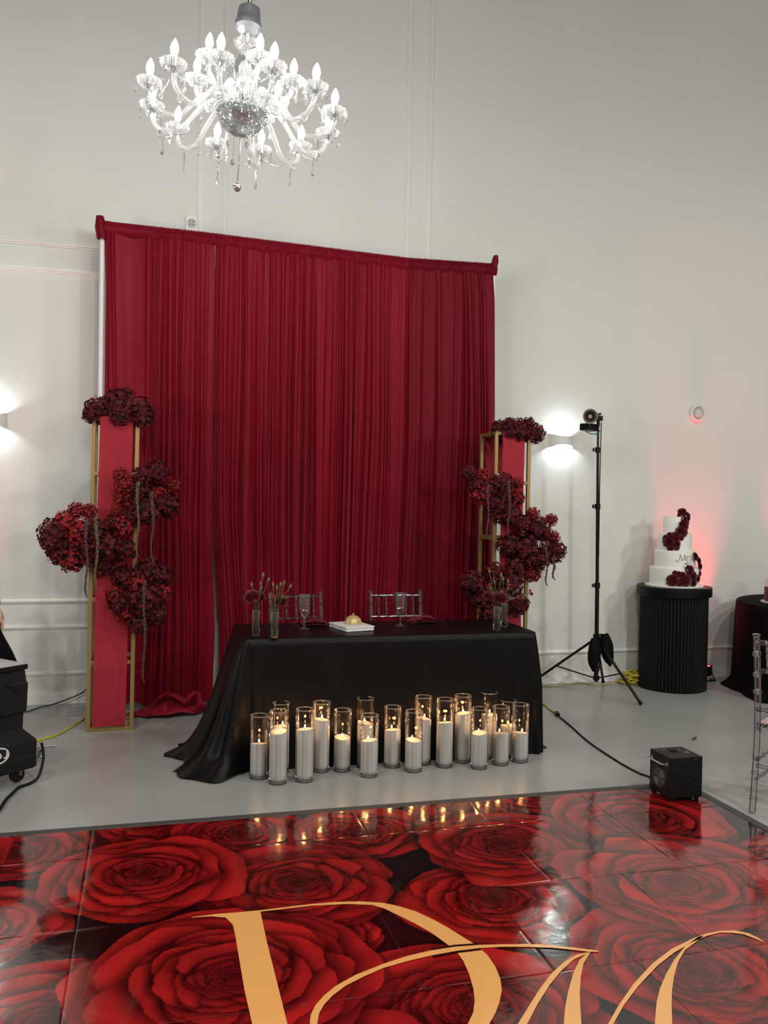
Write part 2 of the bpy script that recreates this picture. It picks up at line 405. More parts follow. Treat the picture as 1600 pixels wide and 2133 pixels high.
def floor_panel(x0, x1, y0, y1, step, rng):
    nx = max(2, int(round((x1 - x0) / step))); ny = max(2, int(round((y1 - y0) / step)))
    gx = np.linspace(x0 + .0008, x1 - .0008, nx); gy = np.linspace(y0 + .0008, y1 - .0008, ny)
    cxm, cym = (x0 + x1) / 2, (y0 + y1) / 2
    tx, ty = rng.uniform(-.0006, .0006), rng.uniform(-.0006, .0006)
    X, Y = np.meshgrid(gx, gy); Z = DZ + (X - cxm) * tx + (Y - cym) * ty
    Z[0, :] -= .0006; Z[-1, :] -= .0006; Z[:, 0] -= .0006; Z[:, -1] -= .0006
    V = np.stack([X - cxm, Y - cym, Z], -1).reshape(-1, 3)
    idx = np.arange(nx * ny).reshape(ny, nx)
    F = np.stack([idx[:-1, :-1], idx[:-1, 1:], idx[1:, 1:], idx[1:, :-1]], -1).reshape(-1, 4)
    me = bpy.data.meshes.new('floor_panel')
    me.vertices.add(len(V)); me.vertices.foreach_set('co', V.astype(np.float32).ravel())
    me.loops.add(F.size); me.loops.foreach_set('vertex_index', F.astype(np.int32).ravel())
    me.polygons.add(len(F)); me.polygons.foreach_set('loop_start', np.arange(0, F.size, 4, dtype=np.int32))
    me.polygons.foreach_set('loop_total', np.full(len(F), 4, dtype=np.int32))
    me.update(calc_edges=True)
    ii = np.clip(np.round((X - DX0) / .006).astype(int), 0, len(XS) - 1); jj = np.clip(np.round((Y - DY0) / .006).astype(int), 0, len(YS) - 1)
    col = np.ones((ny, nx, 4), np.float32); col[..., :3] = PRINT[jj, ii]
    ca = me.color_attributes.new('Print', 'FLOAT_COLOR', 'POINT'); ca.data.foreach_set('color', col.ravel())
    me.polygons.foreach_set('use_smooth', [True] * len(me.polygons))
    me.materials.append(M['print'])
    place('floor_panel', me, dance, (cxm, cym, 0))
rng = random.Random(11)
rows = [DY1, 4.03, 3.375, 2.718, 2.06, 1.40, .74, .08, -.58, DY0]
for a, b in zip(rows[:-1], rows[1:]):
    seams = [-.23 + .63 * q for q in range(-5, 5)]
    if abs(a - 3.375) < .01: seams = [-3.38 + .63 * q for q in range(0, 5)] + [-.23, .40, .88, 1.355, 1.98, 2.55]
    seams = sorted([DX0] + [q for q in seams if DX0 + .05 < q < DX1 - .05] + [DX1])
    for x0, x1 in zip(seams[:-1], seams[1:]):
        near = a > 2.2 and x1 > -1.3
        floor_panel(x0, x1, b, a, .006 if near else .03, rng)
for (x0, x1, y0, y1) in ((DX0 - .05, DX1 + .05, DY1, DY1 + .05), (DX1, DX1 + .05, DY0, DY1), (DX0 - .05, DX0, DY0, DY1), (DX0 - .05, DX1 + .05, DY0 - .05, DY0)):
    MB().box(((x0 + x1) / 2, (y0 + y1) / 2, .0035), (x1 - x0, y1 - y0, .007)).build('edging_strip', M['edge'], dance, 0, .002)
def flat_print(name, polys, zz=.0082):
    mb = MB()
    for pl in polys:
        vs = [Vector((x, y, zz)) for x, y in pl]
        mb.add(vs, [t[::-1] for t in tessellate_polygon([vs])])
    o = mb.build(name, M['gold_print'], dance, 0)
    bm = bmesh.new(); bm.from_mesh(o.data); bmesh.ops.recalc_face_normals(bm, faces=bm.faces)
    for f in bm.faces:
        if f.normal.z < 0: f.normal_flip()
    bm.to_mesh(o.data); bm.free(); return o
D_out = [[0.182, 3.381], [0.272, 3.386], [0.362, 3.381], [0.439, 3.38], [0.547, 3.384], [0.641, 3.387], [0.736, 3.383], [0.829, 3.368], [0.918, 3.333], [0.966, 3.295], [1.018, 3.24], [1.061, 3.166], [1.095, 3.095], [1.124, 3.02], [1.152, 2.947], [1.168, 2.87], [1.166, 2.789], [1.153, 2.715], [1.13, 2.647], [1.096, 2.585], [1.065, 2.539], [1.025, 2.489], [.95, 2.41], [.84, 2.34], [.72, 2.30], [.58, 2.28], [.20, 2.278], [.20, 2.284], [.29, 2.295], [.325, 2.33], [.325, 2.40]]
D_in = [[0.325, 2.654], [0.322, 2.836], [0.324, 3.001], [0.327, 3.203], [0.326, 3.286], [0.305, 3.349], [0.253, 3.371], [0.182, 3.377]]
D_hole = [[.428, 2.292], [.58, 2.296], [.70, 2.33], [.80, 2.375], [.89, 2.44], [0.961, 2.504], [0.997, 2.555], [1.025, 2.616], [1.045, 2.682], [1.062, 2.767], [1.072, 2.851], [1.07, 2.918], [1.06, 2.955], [1.027, 3.06], [0.988, 3.144], [0.945, 3.222], [0.906, 3.288], [0.868, 3.327], [0.778, 3.356], [0.639, 3.373], [0.438, 3.368], [0.432, 3.143], [0.43, 2.884], [0.428, 2.63]]
def with_hole(outer, hole):
    """joins the hole to the outline with a bridge"""
    h = hole[::-1] if True else hole
    bi = min(range(len(outer)), key=lambda i: min((outer[i][0] - q[0]) ** 2 + (outer[i][1] - q[1]) ** 2 for q in h))
    hi = min(range(len(h)), key=lambda i: (outer[bi][0] - h[i][0]) ** 2 + (outer[bi][1] - h[i][1]) ** 2)
    return outer, h, bi, hi
mbD = MB()
vo = [Vector((x, y, .0082)) for x, y in D_out + D_in]; vh = [Vector((x, y, .0082)) for x, y in D_hole]
mbD.add(vo + vh, [tuple(t) for t in tessellate_polygon([vo, vh])])
oD = mbD.build('monogram_letter', M['gold_print'], dance, 0)
bm = bmesh.new(); bm.from_mesh(oD.data)
for f in bm.faces:
    f.normal_update()
    if f.normal.z < 0: f.normal_flip()
bm.to_mesh(oD.data); bm.free()
Sw = [[.62, 2.44], [.545, 2.50], [.503, 2.56], [0.494, 2.615], [0.505, 2.658], [0.529, 2.705], [0.565, 2.751], [0.613, 2.797], [0.689, 2.846], [0.801, 2.894], [0.895, 2.925], [0.989, 2.942], [1.08, 2.947], [1.167, 2.939], [1.253, 2.924], [1.338, 2.906], [1.419, 2.879], [1.494, 2.842], [1.563, 2.806], [1.559, 2.798], [1.524, 2.808], [1.487, 2.827], [1.411, 2.862], [1.33, 2.887], [1.246, 2.907], [1.159, 2.918], [1.07, 2.918], [0.978, 2.909], [0.885, 2.892], [0.794, 2.868], [0.718, 2.832], [0.644, 2.79], [0.59, 2.743], [0.554, 2.699], [0.531, 2.658], [0.516, 2.609], [.522, 2.56], [.555, 2.51], [.625, 2.455]]
M1 = [[1.543, 2.809], [1.473, 2.8], [1.409, 2.765], [1.338, 2.71], [1.258, 2.632], [1.174, 2.54], [1.11, 2.469], [.99, 2.30], [.90, 2.21], [.80, 2.19], [.80, 2.178], [.91, 2.195], [1.01, 2.29], [1.137, 2.462], [1.212, 2.551], [1.298, 2.644], [1.377, 2.717], [1.449, 2.772], [1.508, 2.796]]
M2 = [[1.522, 2.805], [1.47, 2.767], [1.409, 2.694], [1.342, 2.598], [1.288, 2.513], [1.246, 2.437], [1.16, 2.22], [1.18, 2.21], [1.298, 2.424], [1.335, 2.502], [1.371, 2.576], [1.423, 2.668], [1.472, 2.742], [1.53, 2.803]]
M3 = [[2.187, 2.73], [2.186, 2.757], [2.175, 2.796], [2.136, 2.827], [2.081, 2.836], [2.014, 2.829], [1.937, 2.805], [1.828, 2.76], [1.707, 2.688], [1.573, 2.587], [1.454, 2.48], [1.379, 2.405], [1.16, 2.20], [1.18, 2.20], [1.395, 2.402], [1.476, 2.482], [1.581, 2.571], [1.714, 2.67], [1.822, 2.735], [1.935, 2.788], [2.014, 2.815], [2.072, 2.824], [2.116, 2.813], [2.151, 2.792], [2.168, 2.761], [2.184, 2.725]]
M4 = [[1.974, 2.815], [1.885, 2.764], [1.794, 2.692], [1.712, 2.615], [1.643, 2.542], [1.585, 2.47], [1.518, 2.372], [1.46, 2.24], [1.48, 2.19], [1.56, 2.18], [1.64, 2.23], [1.58, 2.20], [1.52, 2.215], [1.525, 2.26], [1.57, 2.36], [1.632, 2.459], [1.673, 2.52], [1.73, 2.596], [1.797, 2.675], [1.87, 2.742], [2.001, 2.818]]
cut = [(x, y + .014) for x, y in Sw[11:14]] + [(x, y - .014) for x, y in Sw[25:28]]
mc = MB(); vs = [Vector((x, y, .0086)) for x, y in cut]; mc.add(vs, [tuple(q) for q in tessellate_polygon([vs])]); mc.build('dark_outline', gloss_print('glossy_dark_print', False, (.02, .003, .004)), dance, 0)
flat_print('monogram_swash', [Sw], .0091); flat_print('monogram_letter', [M1, M2, M3, M4])

# ================================================================ BACKDROP: STAND AND FIVE VELVET PANELS
BY = 6.72
TOPX, TOPZ = [-.36, -.264, .364, 1.13, 1.955, 2.64, 2.72], [3.560, 3.552, 3.541, 3.515, 3.486, 3.500, 3.505]
def ztop(x): return interp(x, TOPX, TOPZ)
st = thing('backdrop_stand', 'tall white pipe stand that carries the red velvet backdrop', 'stand', (1.18, BY, 0))
for x in (-.335, 2.685):
    MB().tube([(x - 1.18, .02, .008), (x - 1.18, .02, 3.56)], .019, 10).build('upright_pole', M['white_plastic'], st)
    MB().box((x - 1.18, .04, .004), (.40, .36, .008)).build('base_plate', M['steel'], st, 0, .002)
MB().tube([(x - 1.18, .02, ztop(x) - .035) for x in np.linspace(-.335, 2.685, 12)], .014, 8).build('crossbar', M['white_plastic'], st)
def pleat_phase(width, wl, rg):
    """pleat boundaries with irregular widths, each pleat with its own depth"""
    edges = [0.0]
    while edges[-1] < width: edges.append(edges[-1] + wl * rg.choice((.55, .75, .9, 1.0, 1.15, 1.5)))
    amps = [rg.choice((.12, .25, .5, .8, 1.1, 1.5, 1.9)) for _ in edges]
    return np.array(edges), np.array(amps)
def drape(label, x0, x1, seed, wl, amp, lf, rf, zbot, mt, flat=False):
    rg = random.Random(seed)
    t = thing('velvet_drape', label, 'curtain', ((x0 + x1) / 2, BY, 0), 0, None)
    cx = (x0 + x1) / 2; W = x1 - x0
    E, Am = pleat_phase(W, wl, rg); E2, Am2 = pleat_phase(W, wl * 3.2, rg)
    nx = int(W / (.0036 if not flat else .006)); nz = 56
    u = np.linspace(0, 1, nx); rows_ = []
    ph = rg.uniform(0, 6)
    for j in range(nz):
        s = j / (nz - 1)
        hem = np.array([ztop(x0 + W * q) - .085 for q in u]); zb = np.array([zbot(x0 + W * q) for q in u])
        z = hem + (zb - hem) * s
        zz = float(z.mean())
        xl, xr = lf(zz), rf(zz)
        xx = xl + (xr - xl) * u
        src = u * W + .012 * np.sin(zz * 1.3 + u * 9 + ph) * s + .004 * np.sin(zz * 2.3 + u * 17)
        src = np.clip(src, 0, W - 1e-4)
        i1 = np.searchsorted(E, src, 'right') - 1; f1 = (src - E[i1]) / (E[np.minimum(i1 + 1, len(E) - 1)] - E[i1] + 1e-9)
        i2 = np.searchsorted(E2, src, 'right') - 1; f2 = (src - E2[i2]) / (E2[np.minimum(i2 + 1, len(E2) - 1)] - E2[i2] + 1e-9)
        p1 = np.sin(PI * f1) ** .8 * Am[i1]; p2 = np.sin(PI * f2) ** 2 * Am2[i2]
        grow = .35 + .65 * min(1, s * 2.2)
        fade = np.minimum(1, np.minimum(u, 1 - u) * 40)
        y = -(amp * grow * p1 + amp * 1.1 * s ** .5 * p2) * fade
        if flat: y = -(.010 * np.sin(u * 7 + .6) + .008 * np.sin(u * 17 + zz) * s + .018 * np.exp(-((u - .9) / .05) ** 2) + .02 * np.exp(-((u - .16) / .03) ** 2)) * fade
        rows_.append(np.stack([xx - cx, y, z], -1))
    V = np.array(rows_)
    MB().grid(V.tolist()).build('curtain_cloth', mt, t, 180)
    # gathered pocket over the crossbar
    npk = int(W / .003); P = []
    rk = random.Random(seed + 50); jit = [rk.uniform(-1, 1) for _ in range(npk)]
    for a in range(11):
        an = PI * (a / 10) * 1.0; row = []
        for i in range(npk):
            x = x0 + W * i / (npk - 1); zt = ztop(x)
            q = (1.0 if not flat else .3) * (.004 * math.sin(x * 2 * PI / .017 + 2 * math.sin(x * 31)) + .0025 * jit[i])
            h = .095 + .006 * math.sin(x * 40)
            row.append((x - cx, -math.sin(an) * (.021 + q) - (.004 if a > 5 else 0), zt - h * (a / 10) + (q * .9 if a < 4 else 0)))
        P.append(row)
    P = [[(p[0], .05, p[2] - .02) for p in P[0]]] + P
    MB().grid(P).build('rod_pocket', mt, t, 180)
    return t
cst = lambda v: (lambda z: v)
gapL = lambda z: interp(z, [0, .6, 1.46, 2.2], [.49, .500, .463, .463])
gapR = lambda z: interp(z, [0, .6, 1.46, 2.2], [.545, .530, .466, .466])
d1 = drape('smooth flat velvet curtain panel at the outer end of the backdrop beside the wall mouldings', -.318, .02, 1, .06, .01, lambda z: interp(z, [0, 2.4, 3.4], [-.24, -.285, -.318]), cst(.02), lambda x: interp(x, [-.318, -.1, .02], [.04, .07, .03]), M['velvet'], True)
d2 = drape('finely pleated velvet curtain panel ending in a knotted puddle on the floor', .0, .465, 2, .036, .028, cst(.0), gapL, lambda x: .05, M['velvet'])
d3 = drape('velvet curtain panel with the narrow white gap along its lower edge', .463, 1.132, 3, .036, .028, gapR, cst(1.132), lambda x: .012, M['velvet'])
d4 = drape('velvet curtain panel hanging behind the two clear chair backs, widest of the five', 1.130, 1.957, 4, .039, .030, cst(1.130), lambda z: interp(z, [0, 1.2, 2.2, 3.4], [1.90, 1.93, 1.955, 1.957]), lambda x: .012, M['velvet'])
d5 = drape('shade-coloured velvet curtain panel next to the wall sconce and the open gold pedestal', 1.955, 2.70, 5, .040, .030, lambda z: interp(z, [0, 1.2, 2.2, 3.4], [1.90, 1.93, 1.952, 1.955]), lambda z: interp(z, [0, 2.3, 3.2, 3.4], [2.715, 2.71, 2.69, 2.672]), lambda x: .012, M['velvet_dim'])
# corner tips of the drape over the pole heads, the turned edge strip and the puddle
def corner_tip(par, x, w, z0, z1, sgn):
    P = []
    for i in range(9):
        a = 2 * PI * i / 8
        P.append([(x + w * .5 * math.cos(a), .0 + .028 * math.sin(a), z0), (x + w * .55 * math.cos(a) + sgn * .012, .03 * math.sin(a), (z0 + z1) / 2), (x + w * .35 * math.cos(a) + sgn * .018, .02 * math.sin(a), z1), (x + sgn * .018, 0, z1 + .004)])
    MB().grid(P).build('pocket_corner', M['velvet_dim'], par, 60)
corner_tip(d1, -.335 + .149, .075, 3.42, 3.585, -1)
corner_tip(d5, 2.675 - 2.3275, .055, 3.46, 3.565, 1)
MB().grid([[(-.307 + .149 + .02 * i / 5 * (1 + .9 * (1 - z / 3.4)) , -.012 - .012 * math.sin(PI * i / 5), z) for i in range(6)] for z in np.linspace(.08, 3.45, 24)]).build('turned_edge', M['velvet'], d1, 180)
pud = MB(); rk = random.Random(4)
nU, nV = 80, 34; P = []
for i in range(nU):
    u = i / (nU - 1); row = []
    for j in range(nV):
        v = j / (nV - 1)
        env = math.sin(PI * min(1, max(0, u)) ) ** .45 * math.sin(PI * (v * .92 + .04)) ** .6
        rid = abs(math.sin(u * 9 + v * 5 + 1.5 * math.sin(v * 6 + u * 4))) * .6 + abs(math.sin(u * 17 - v * 9 + 2 * math.sin(u * 5))) * .4
        hgt = lerp(.075, .13, math.exp(-((u - .45) / .16) ** 2))
        fx = -.10 + .64 * u + .03 * math.sin(v * 7 + u * 12); fy = 6.67 - .215 * v * (.45 + .55 * math.sin(PI * min(1, u * 1.15 + .05)) ** .5) + .012 * math.sin(u * 26)
        row.append((fx - .2325, fy - BY, .006 + env * hgt * (.35 + .65 * rid)))
    P.append(row)
pud.grid(P).build('puddled_hem', M['velvet'], d2, 180)
# knotted rope of cloth lying over the puddle
kp = [(.06, 6.58, .06), (.10, 6.55, .12), (.16, 6.53, .165), (.22, 6.52, .14), (.28, 6.505, .10), (.31, 6.50, .13), (.345, 6.51, .165), (.375, 6.52, .15), (.39, 6.50, .09), (.36, 6.48, .05)]
MB().tube([(x - .2325, y - BY, z) for x, y, z in kp], [.012, .022, .026, .028, .036, .034, .030, .026, .03, .02], 10, flat=.7).build('knotted_cloth', M['velvet'], d2, 180)

# ================================================================ GOLD PEDESTALS, RUNNERS, HYDRANGEAS
def pedestal(label, x0, x1, y0, dep, h, bars, lean=0.0):
    w = .026; cx = (x0 + x1) / 2; cy = y0 + dep / 2; hx = (x1 - x0) / 2 - w / 2; hy = dep / 2 - w / 2
    t = thing('pedestal_frame', label, 'stand', (cx, cy, 0)); t.rotation_euler = (0, lean, 0)
    for sx in (-1, 1):
        for sy in (-1, 1): MB().box((sx * hx, sy * hy, h / 2), (w, w, h)).build('post', M['gold'], t, 0, .002)
    for z in bars:
        zc = min(max(z, w / 2), h - w / 2)
        for sy in (-1, 1): MB().box((0, sy * hy, zc), (2 * hx - w, w * .96, w)).build('crossbar', M['gold'], t, 0, .002)
        for sx in (-1, 1): MB().box((sx * hx, 0, zc), (w * .96, 2 * hy - w, w)).build('crossbar', M['gold'], t, 0, .002)
    return t
pL = pedestal('tall open gold metal pedestal standing nearest the wheeled black machine', -.377, -.072, 6.20, .31, 2.105, (0, .46, .885, 1.725, 2.2), .0075)
pR = pedestal('tall open gold metal pedestal behind the table end near the light stand', 2.467, 2.754, 6.10, .315, 2.10, (0, .46, .885, 1.31, 1.725, 2.2))
def runner(label, x0, x1, yf, yb, zt, zf, zbk, dx=0.0, seed=0):
    """a strip of cloth laid over the top of a pedestal, long in front, shorter behind"""
    t = thing('fabric_runner', label, 'cloth', ((x0 + x1) / 2, yf, 0))
    rg = random.Random(seed); cx = (x0 + x1) / 2; P = []
    creases = [zt - .42, .92, .42]
    for i in range(70):
        z = lerp(zt, zf, i / 69); row = []
        for k in range(13):
            u = k / 12; y = .004 * math.sin(u * 5 + z * 3 + seed) + sum(.005 * math.exp(-((z - c + .02 * (u - .5)) / .012) ** 2) for c in creases)
            row.append((lerp(x0, x1, u) - cx + dx * (zt - z) + .003 * math.sin(z * 4), -y - .006, z))
        P.append(row)
    MB().grid(P).build('front_fall', M['runner'], t, 180)
    MB().grid([[(lerp(x0, x1, k / 6) - cx, lerp(-.006, yb - yf + .006, i / 8), zt + .002 + .004 * math.sin(i * 1.3 + k) ** 2) for k in range(7)] for i in range(9)]).build('top_fall', M['runner'], t, 180)
    MB().grid([[(lerp(x0, x1, k / 6) - cx, yb - yf + .008 + .004 * math.sin(k + i * .2), lerp(zt, zbk, i / 20)) for k in range(7)] for i in range(21)]).build('back_fall', M['runner'], t, 180)
    return t
runner('dark red cloth runner hanging down the gold pedestal nearest the wheeled black machine', -.311, -.099, 6.186, 6.515, 2.108, .035, 1.9, -.013, 1)
runner('dark red cloth runner hanging down the gold pedestal behind the table end', 2.515, 2.690, 6.086, 6.418, 2.103, .035, 1.80, 0, 2)

def hydrangea_mesh(name, seed, mt, n, la, lb):
    """one mophead of four-petalled florets on a unit sphere"""
    rg = random.Random(seed); mb = MB()
    mb.ball((0, 0, 0), .70, 10, 6, mi=1)
    ga = PI * (3 - 5 ** .5)
    for i in range(n):
        z = 1 - 2 * (i + .5) / n; r = math.sqrt(max(0, 1 - z * z)); a = ga * i + rg.uniform(-.2, .2)
        d = Vector((r * math.cos(a), r * math.sin(a), z)); d = (d + Vector((rg.uniform(-.25, .25), rg.uniform(-.25, .25), rg.uniform(-.25, .25)))).normalized()
        c = d * rg.uniform(.78, 1.06); nrm = (d + Vector((rg.uniform(-.55, .55), rg.uniform(-.55, .55), rg.uniform(-.3, .6)))).normalized()
        u = nrm.orthogonal().normalized(); w = nrm.cross(u); sp = rg.uniform(0, 1.6); L = rg.uniform(la, lb)
        for k in range(4):
            b = sp + k * PI / 2 + rg.uniform(-.15, .15); e = u * math.cos(b) + w * math.sin(b); g = nrm.cross(e)
            cup = rg.uniform(.05, .45); wd = L * rg.uniform(.44, .56)
            pts = [c, c + e * L * .35 + g * wd * .75 + nrm * L * cup * .12, c + e * L * .8 + g * wd * .85 + nrm * L * cup * .55, c + e * L * 1.05 + nrm * L * cup * .75,
                   c + e * L * .8 - g * wd * .85 + nrm * L * cup * .55, c + e * L * .35 - g * wd * .75 + nrm * L * cup * .12, c + e * L * .55 + nrm * L * cup * .10]
            mb.add(pts, [(0, 1, 6), (1, 2, 6), (2, 3, 6), (3, 4, 6), (4, 5, 6), (5, 0, 6)])
    return mb.mesh(name, [mt, M['hyd_core']], 180)
HM = {1: [hydrangea_mesh('hydrangea_head', s, M['hyd_red'], 190, .125, .185) for s in (1, 2)], 0: [hydrangea_mesh('hydrangea_head', s, M['hyd_dark'], 130, .155, .225) for s in (3, 4, 5)]}
def amaranth(x, y, z0, z1, mt, seed):
    """a hanging tassel built of many small seed clusters"""
    rg = random.Random(seed); mb = MB(); L = z0 - z1; n = int(L / .0062); P = []
    for i in range(n):
        s = i / (n - 1); r = .0125 * (1 - .55 * s) * rg.uniform(.75, 1.2) * (.55 if s > .93 else 1)
        px = x + .006 * math.sin(s * 9 + seed) + (.012 * max(0, s - .93) / .07); z = z0 - L * s
        P.append((px, y, z))
        for k in range(4):
            a = rg.uniform(0, 6.28)
            mb.ball((px + r * .62 * math.cos(a), y + r * .62 * math.sin(a), z + rg.uniform(-.003, .003)), r * rg.uniform(.42, .62), 5, 3)
    mb.tube(P[::4] + [P[-1]], .004, 5)
    return mb
HEADS = {
'LT': [(-.325,6.274,2.194,.088,0),(-.203,6.304,2.234,.104,0),(-.067,6.287,2.193,.104,0),(-.15,6.31,2.29,.071,0),(-.264,6.313,2.148,.071,0),(-.13,6.36,2.19,.09,0),(-.36,6.24,2.16,.06,0),(-.03,6.22,2.15,.07,0),(-.18,6.20,2.16,.07,0)],
'LU': [(-.168,6.057,1.715,.053,1),(-.149,6.051,1.646,.06,1),(-.138,6.134,1.571,.08,1),(-.022,6.076,1.713,.07,0),(.057,6.073,1.737,.077,0),(.072,6.15,1.619,.081,1),(.177,6.097,1.653,.054,1),(.12,6.134,1.523,.091,0),(-.004,6.098,1.503,.109,0),(-.105,6.114,1.447,.077,0),(-.192,6.065,1.482,.041,1),(-.03,6.13,1.61,.085,0)],
'LM': [(-.446,6.063,1.479,.056,1),(-.37,6.087,1.473,.057,1),(-.578,6.052,1.329,.093,0),(-.504,6.074,1.397,.086,1),(-.421,6.067,1.33,.094,1),(-.59,6.006,1.27,.062,0),(-.467,6.076,1.173,.094,1),(-.548,6.059,1.211,.074,0),(-.318,6.03,1.344,.086,0),(-.262,6.003,1.246,.093,0),(-.201,6.087,1.406,.063,0),(-.146,6.047,1.376,.075,1),(-.144,6.072,1.227,.075,0),(-.273,6.088,1.122,.069,0),(-.36,6.071,1.211,.088,0),(-.45,6.10,1.26,.09,0)],
'LL': [(-.051,6.142,1.001,.083,1),(-.202,6.089,.931,.057,1),(-.11,6.13,.817,.089,1),(.105,6.094,.927,.064,1),(.01,6.144,1.084,.083,0),(.092,6.138,1.045,.078,0),(0,6.06,.894,.115,0),(.066,6.064,.803,.077,0),(-.047,6.072,.734,.07,0),(-.144,6.147,1.04,.077,0),(-.165,6.094,.867,.07,0)],
'RT': [(2.519,6.213,2.154,.064,0),(2.598,6.18,2.162,.071,0),(2.677,6.201,2.144,.087,0),(2.741,6.189,2.196,.051,0),(2.795,6.185,2.126,.073,0),(2.55,6.209,2.076,.043,0),(2.62,6.25,2.15,.08,0),(2.57,6.16,2.13,.06,0),(2.66,6.15,2.12,.06,0),(2.74,6.16,2.12,.06,0)],
'RM': [(2.244,6.038,1.788,.055,0),(2.357,6.07,1.753,.07,1),(2.343,6.048,1.633,.083,1),(2.513,6.05,1.7,.091,0),(2.471,6.066,1.579,.091,0),(2.633,6.05,1.723,.042,1),(2.629,6.047,1.61,.056,1),(2.557,5.996,1.49,.077,0),(2.496,6.066,1.495,.07,0),(2.40,6.06,1.69,.07,0),(2.30,6.05,1.71,.06,0)],
'RR': [(2.745,6.026,1.492,.056,1),(2.889,6.02,1.455,.05,1),(2.767,5.987,1.377,.099,0),(2.891,6.001,1.324,.056,1),(2.629,5.951,1.423,.069,0),(2.554,6.013,1.266,.084,0),(2.694,5.987,1.246,.106,0),(2.887,5.958,1.227,.084,0),(2.764,5.936,1.166,.077,0),(2.741,6.015,1.061,.07,1),(2.624,6.029,1.117,.077,0)],
'RL': [(2.259,5.959,1,.089,0),(2.344,6.03,.901,.097,0),(2.436,5.991,1.072,.069,0),(2.561,5.965,1.004,.09,0),(2.609,5.979,.841,.084,0),(2.427,6.027,.767,.084,0),(2.496,6.037,.913,.099,0),(2.651,5.954,.829,.042,0)]}
AMAR = {'LU': [(-.058,5.98,1.669,1.186,'g'),(.034,5.98,1.609,1.148,'r')], 'LM': [(-.368,5.92,1.419,.93,'r'),(-.307,5.92,1.45,.97,'g')], 'LL': [(-.008,5.945,1.031,.357,'r')],
        'RM': [(2.357,5.94,1.702,1.319,'r'),(2.514,5.93,1.739,1.306,'r')], 'RR': [(2.781,5.85,1.303,.985,'r'),(2.84,5.86,1.193,1.026,'r')]}
FL = {'LT': 'burgundy hydrangea cushion crowning the gold pedestal nearest the wheeled black machine',
      'LU': 'red and burgundy hydrangea cluster spilling towards the curtain, with olive and dusky tassels',
      'LM': 'widest red and burgundy hydrangea cluster, reaching out past its pedestal over the wall moulding',
      'LL': 'lowest hydrangea cluster beside the knotted curtain puddle, with the longest hanging tassel',
      'RT': 'burgundy hydrangea cushion crowning the gold pedestal beside the wall sconce',
      'RM': 'hydrangea cluster over the open side of the gold pedestal behind the table, two tassels below',
      'RR': 'hydrangea cluster reaching towards the black light stand, with two short tassels',
      'RL': 'burgundy hydrangea cluster low behind the glass vases at the table end'}
for kx, hs in HEADS.items():
    mx = sum(h[0] for h in hs) / len(hs); my = sum(h[1] for h in hs) / len(hs); mz = min(h[2] for h in hs)
    dz = {'LT': -.045, 'RT': -.03}.get(kx, 0); dy = {'RT': -.06, 'LT': -.03}.get(kx, 0)
    t = thing('flower_arrangement', FL[kx], 'flowers', (mx, my + dy, mz + dz)); rg = random.Random(kx)
    for (x, y, z, r, c) in hs:
        o = place('hydrangea_head', rg.choice(HM[c]), t, (x - mx, y - my, z - mz), (rg.uniform(0, 6), rg.uniform(0, 6), rg.uniform(0, 6)), r * .98 * (1.06 if c == 0 else 1.0))
        if c: o['label'] = 'bright red hydrangea head'
    for q, (x, y, z0, z1, cc) in enumerate(AMAR.get(kx, [])):
        a = amaranth(x - mx, y - my, z0 - mz, z1 - mz, None, q + 3).build('amaranth_tassel', M['amar_g'] if cc == 'g' else M['amar_r'], t, 180)
        a['label'] = 'hanging olive green tassel' if cc == 'g' else 'hanging dusky brown tassel'

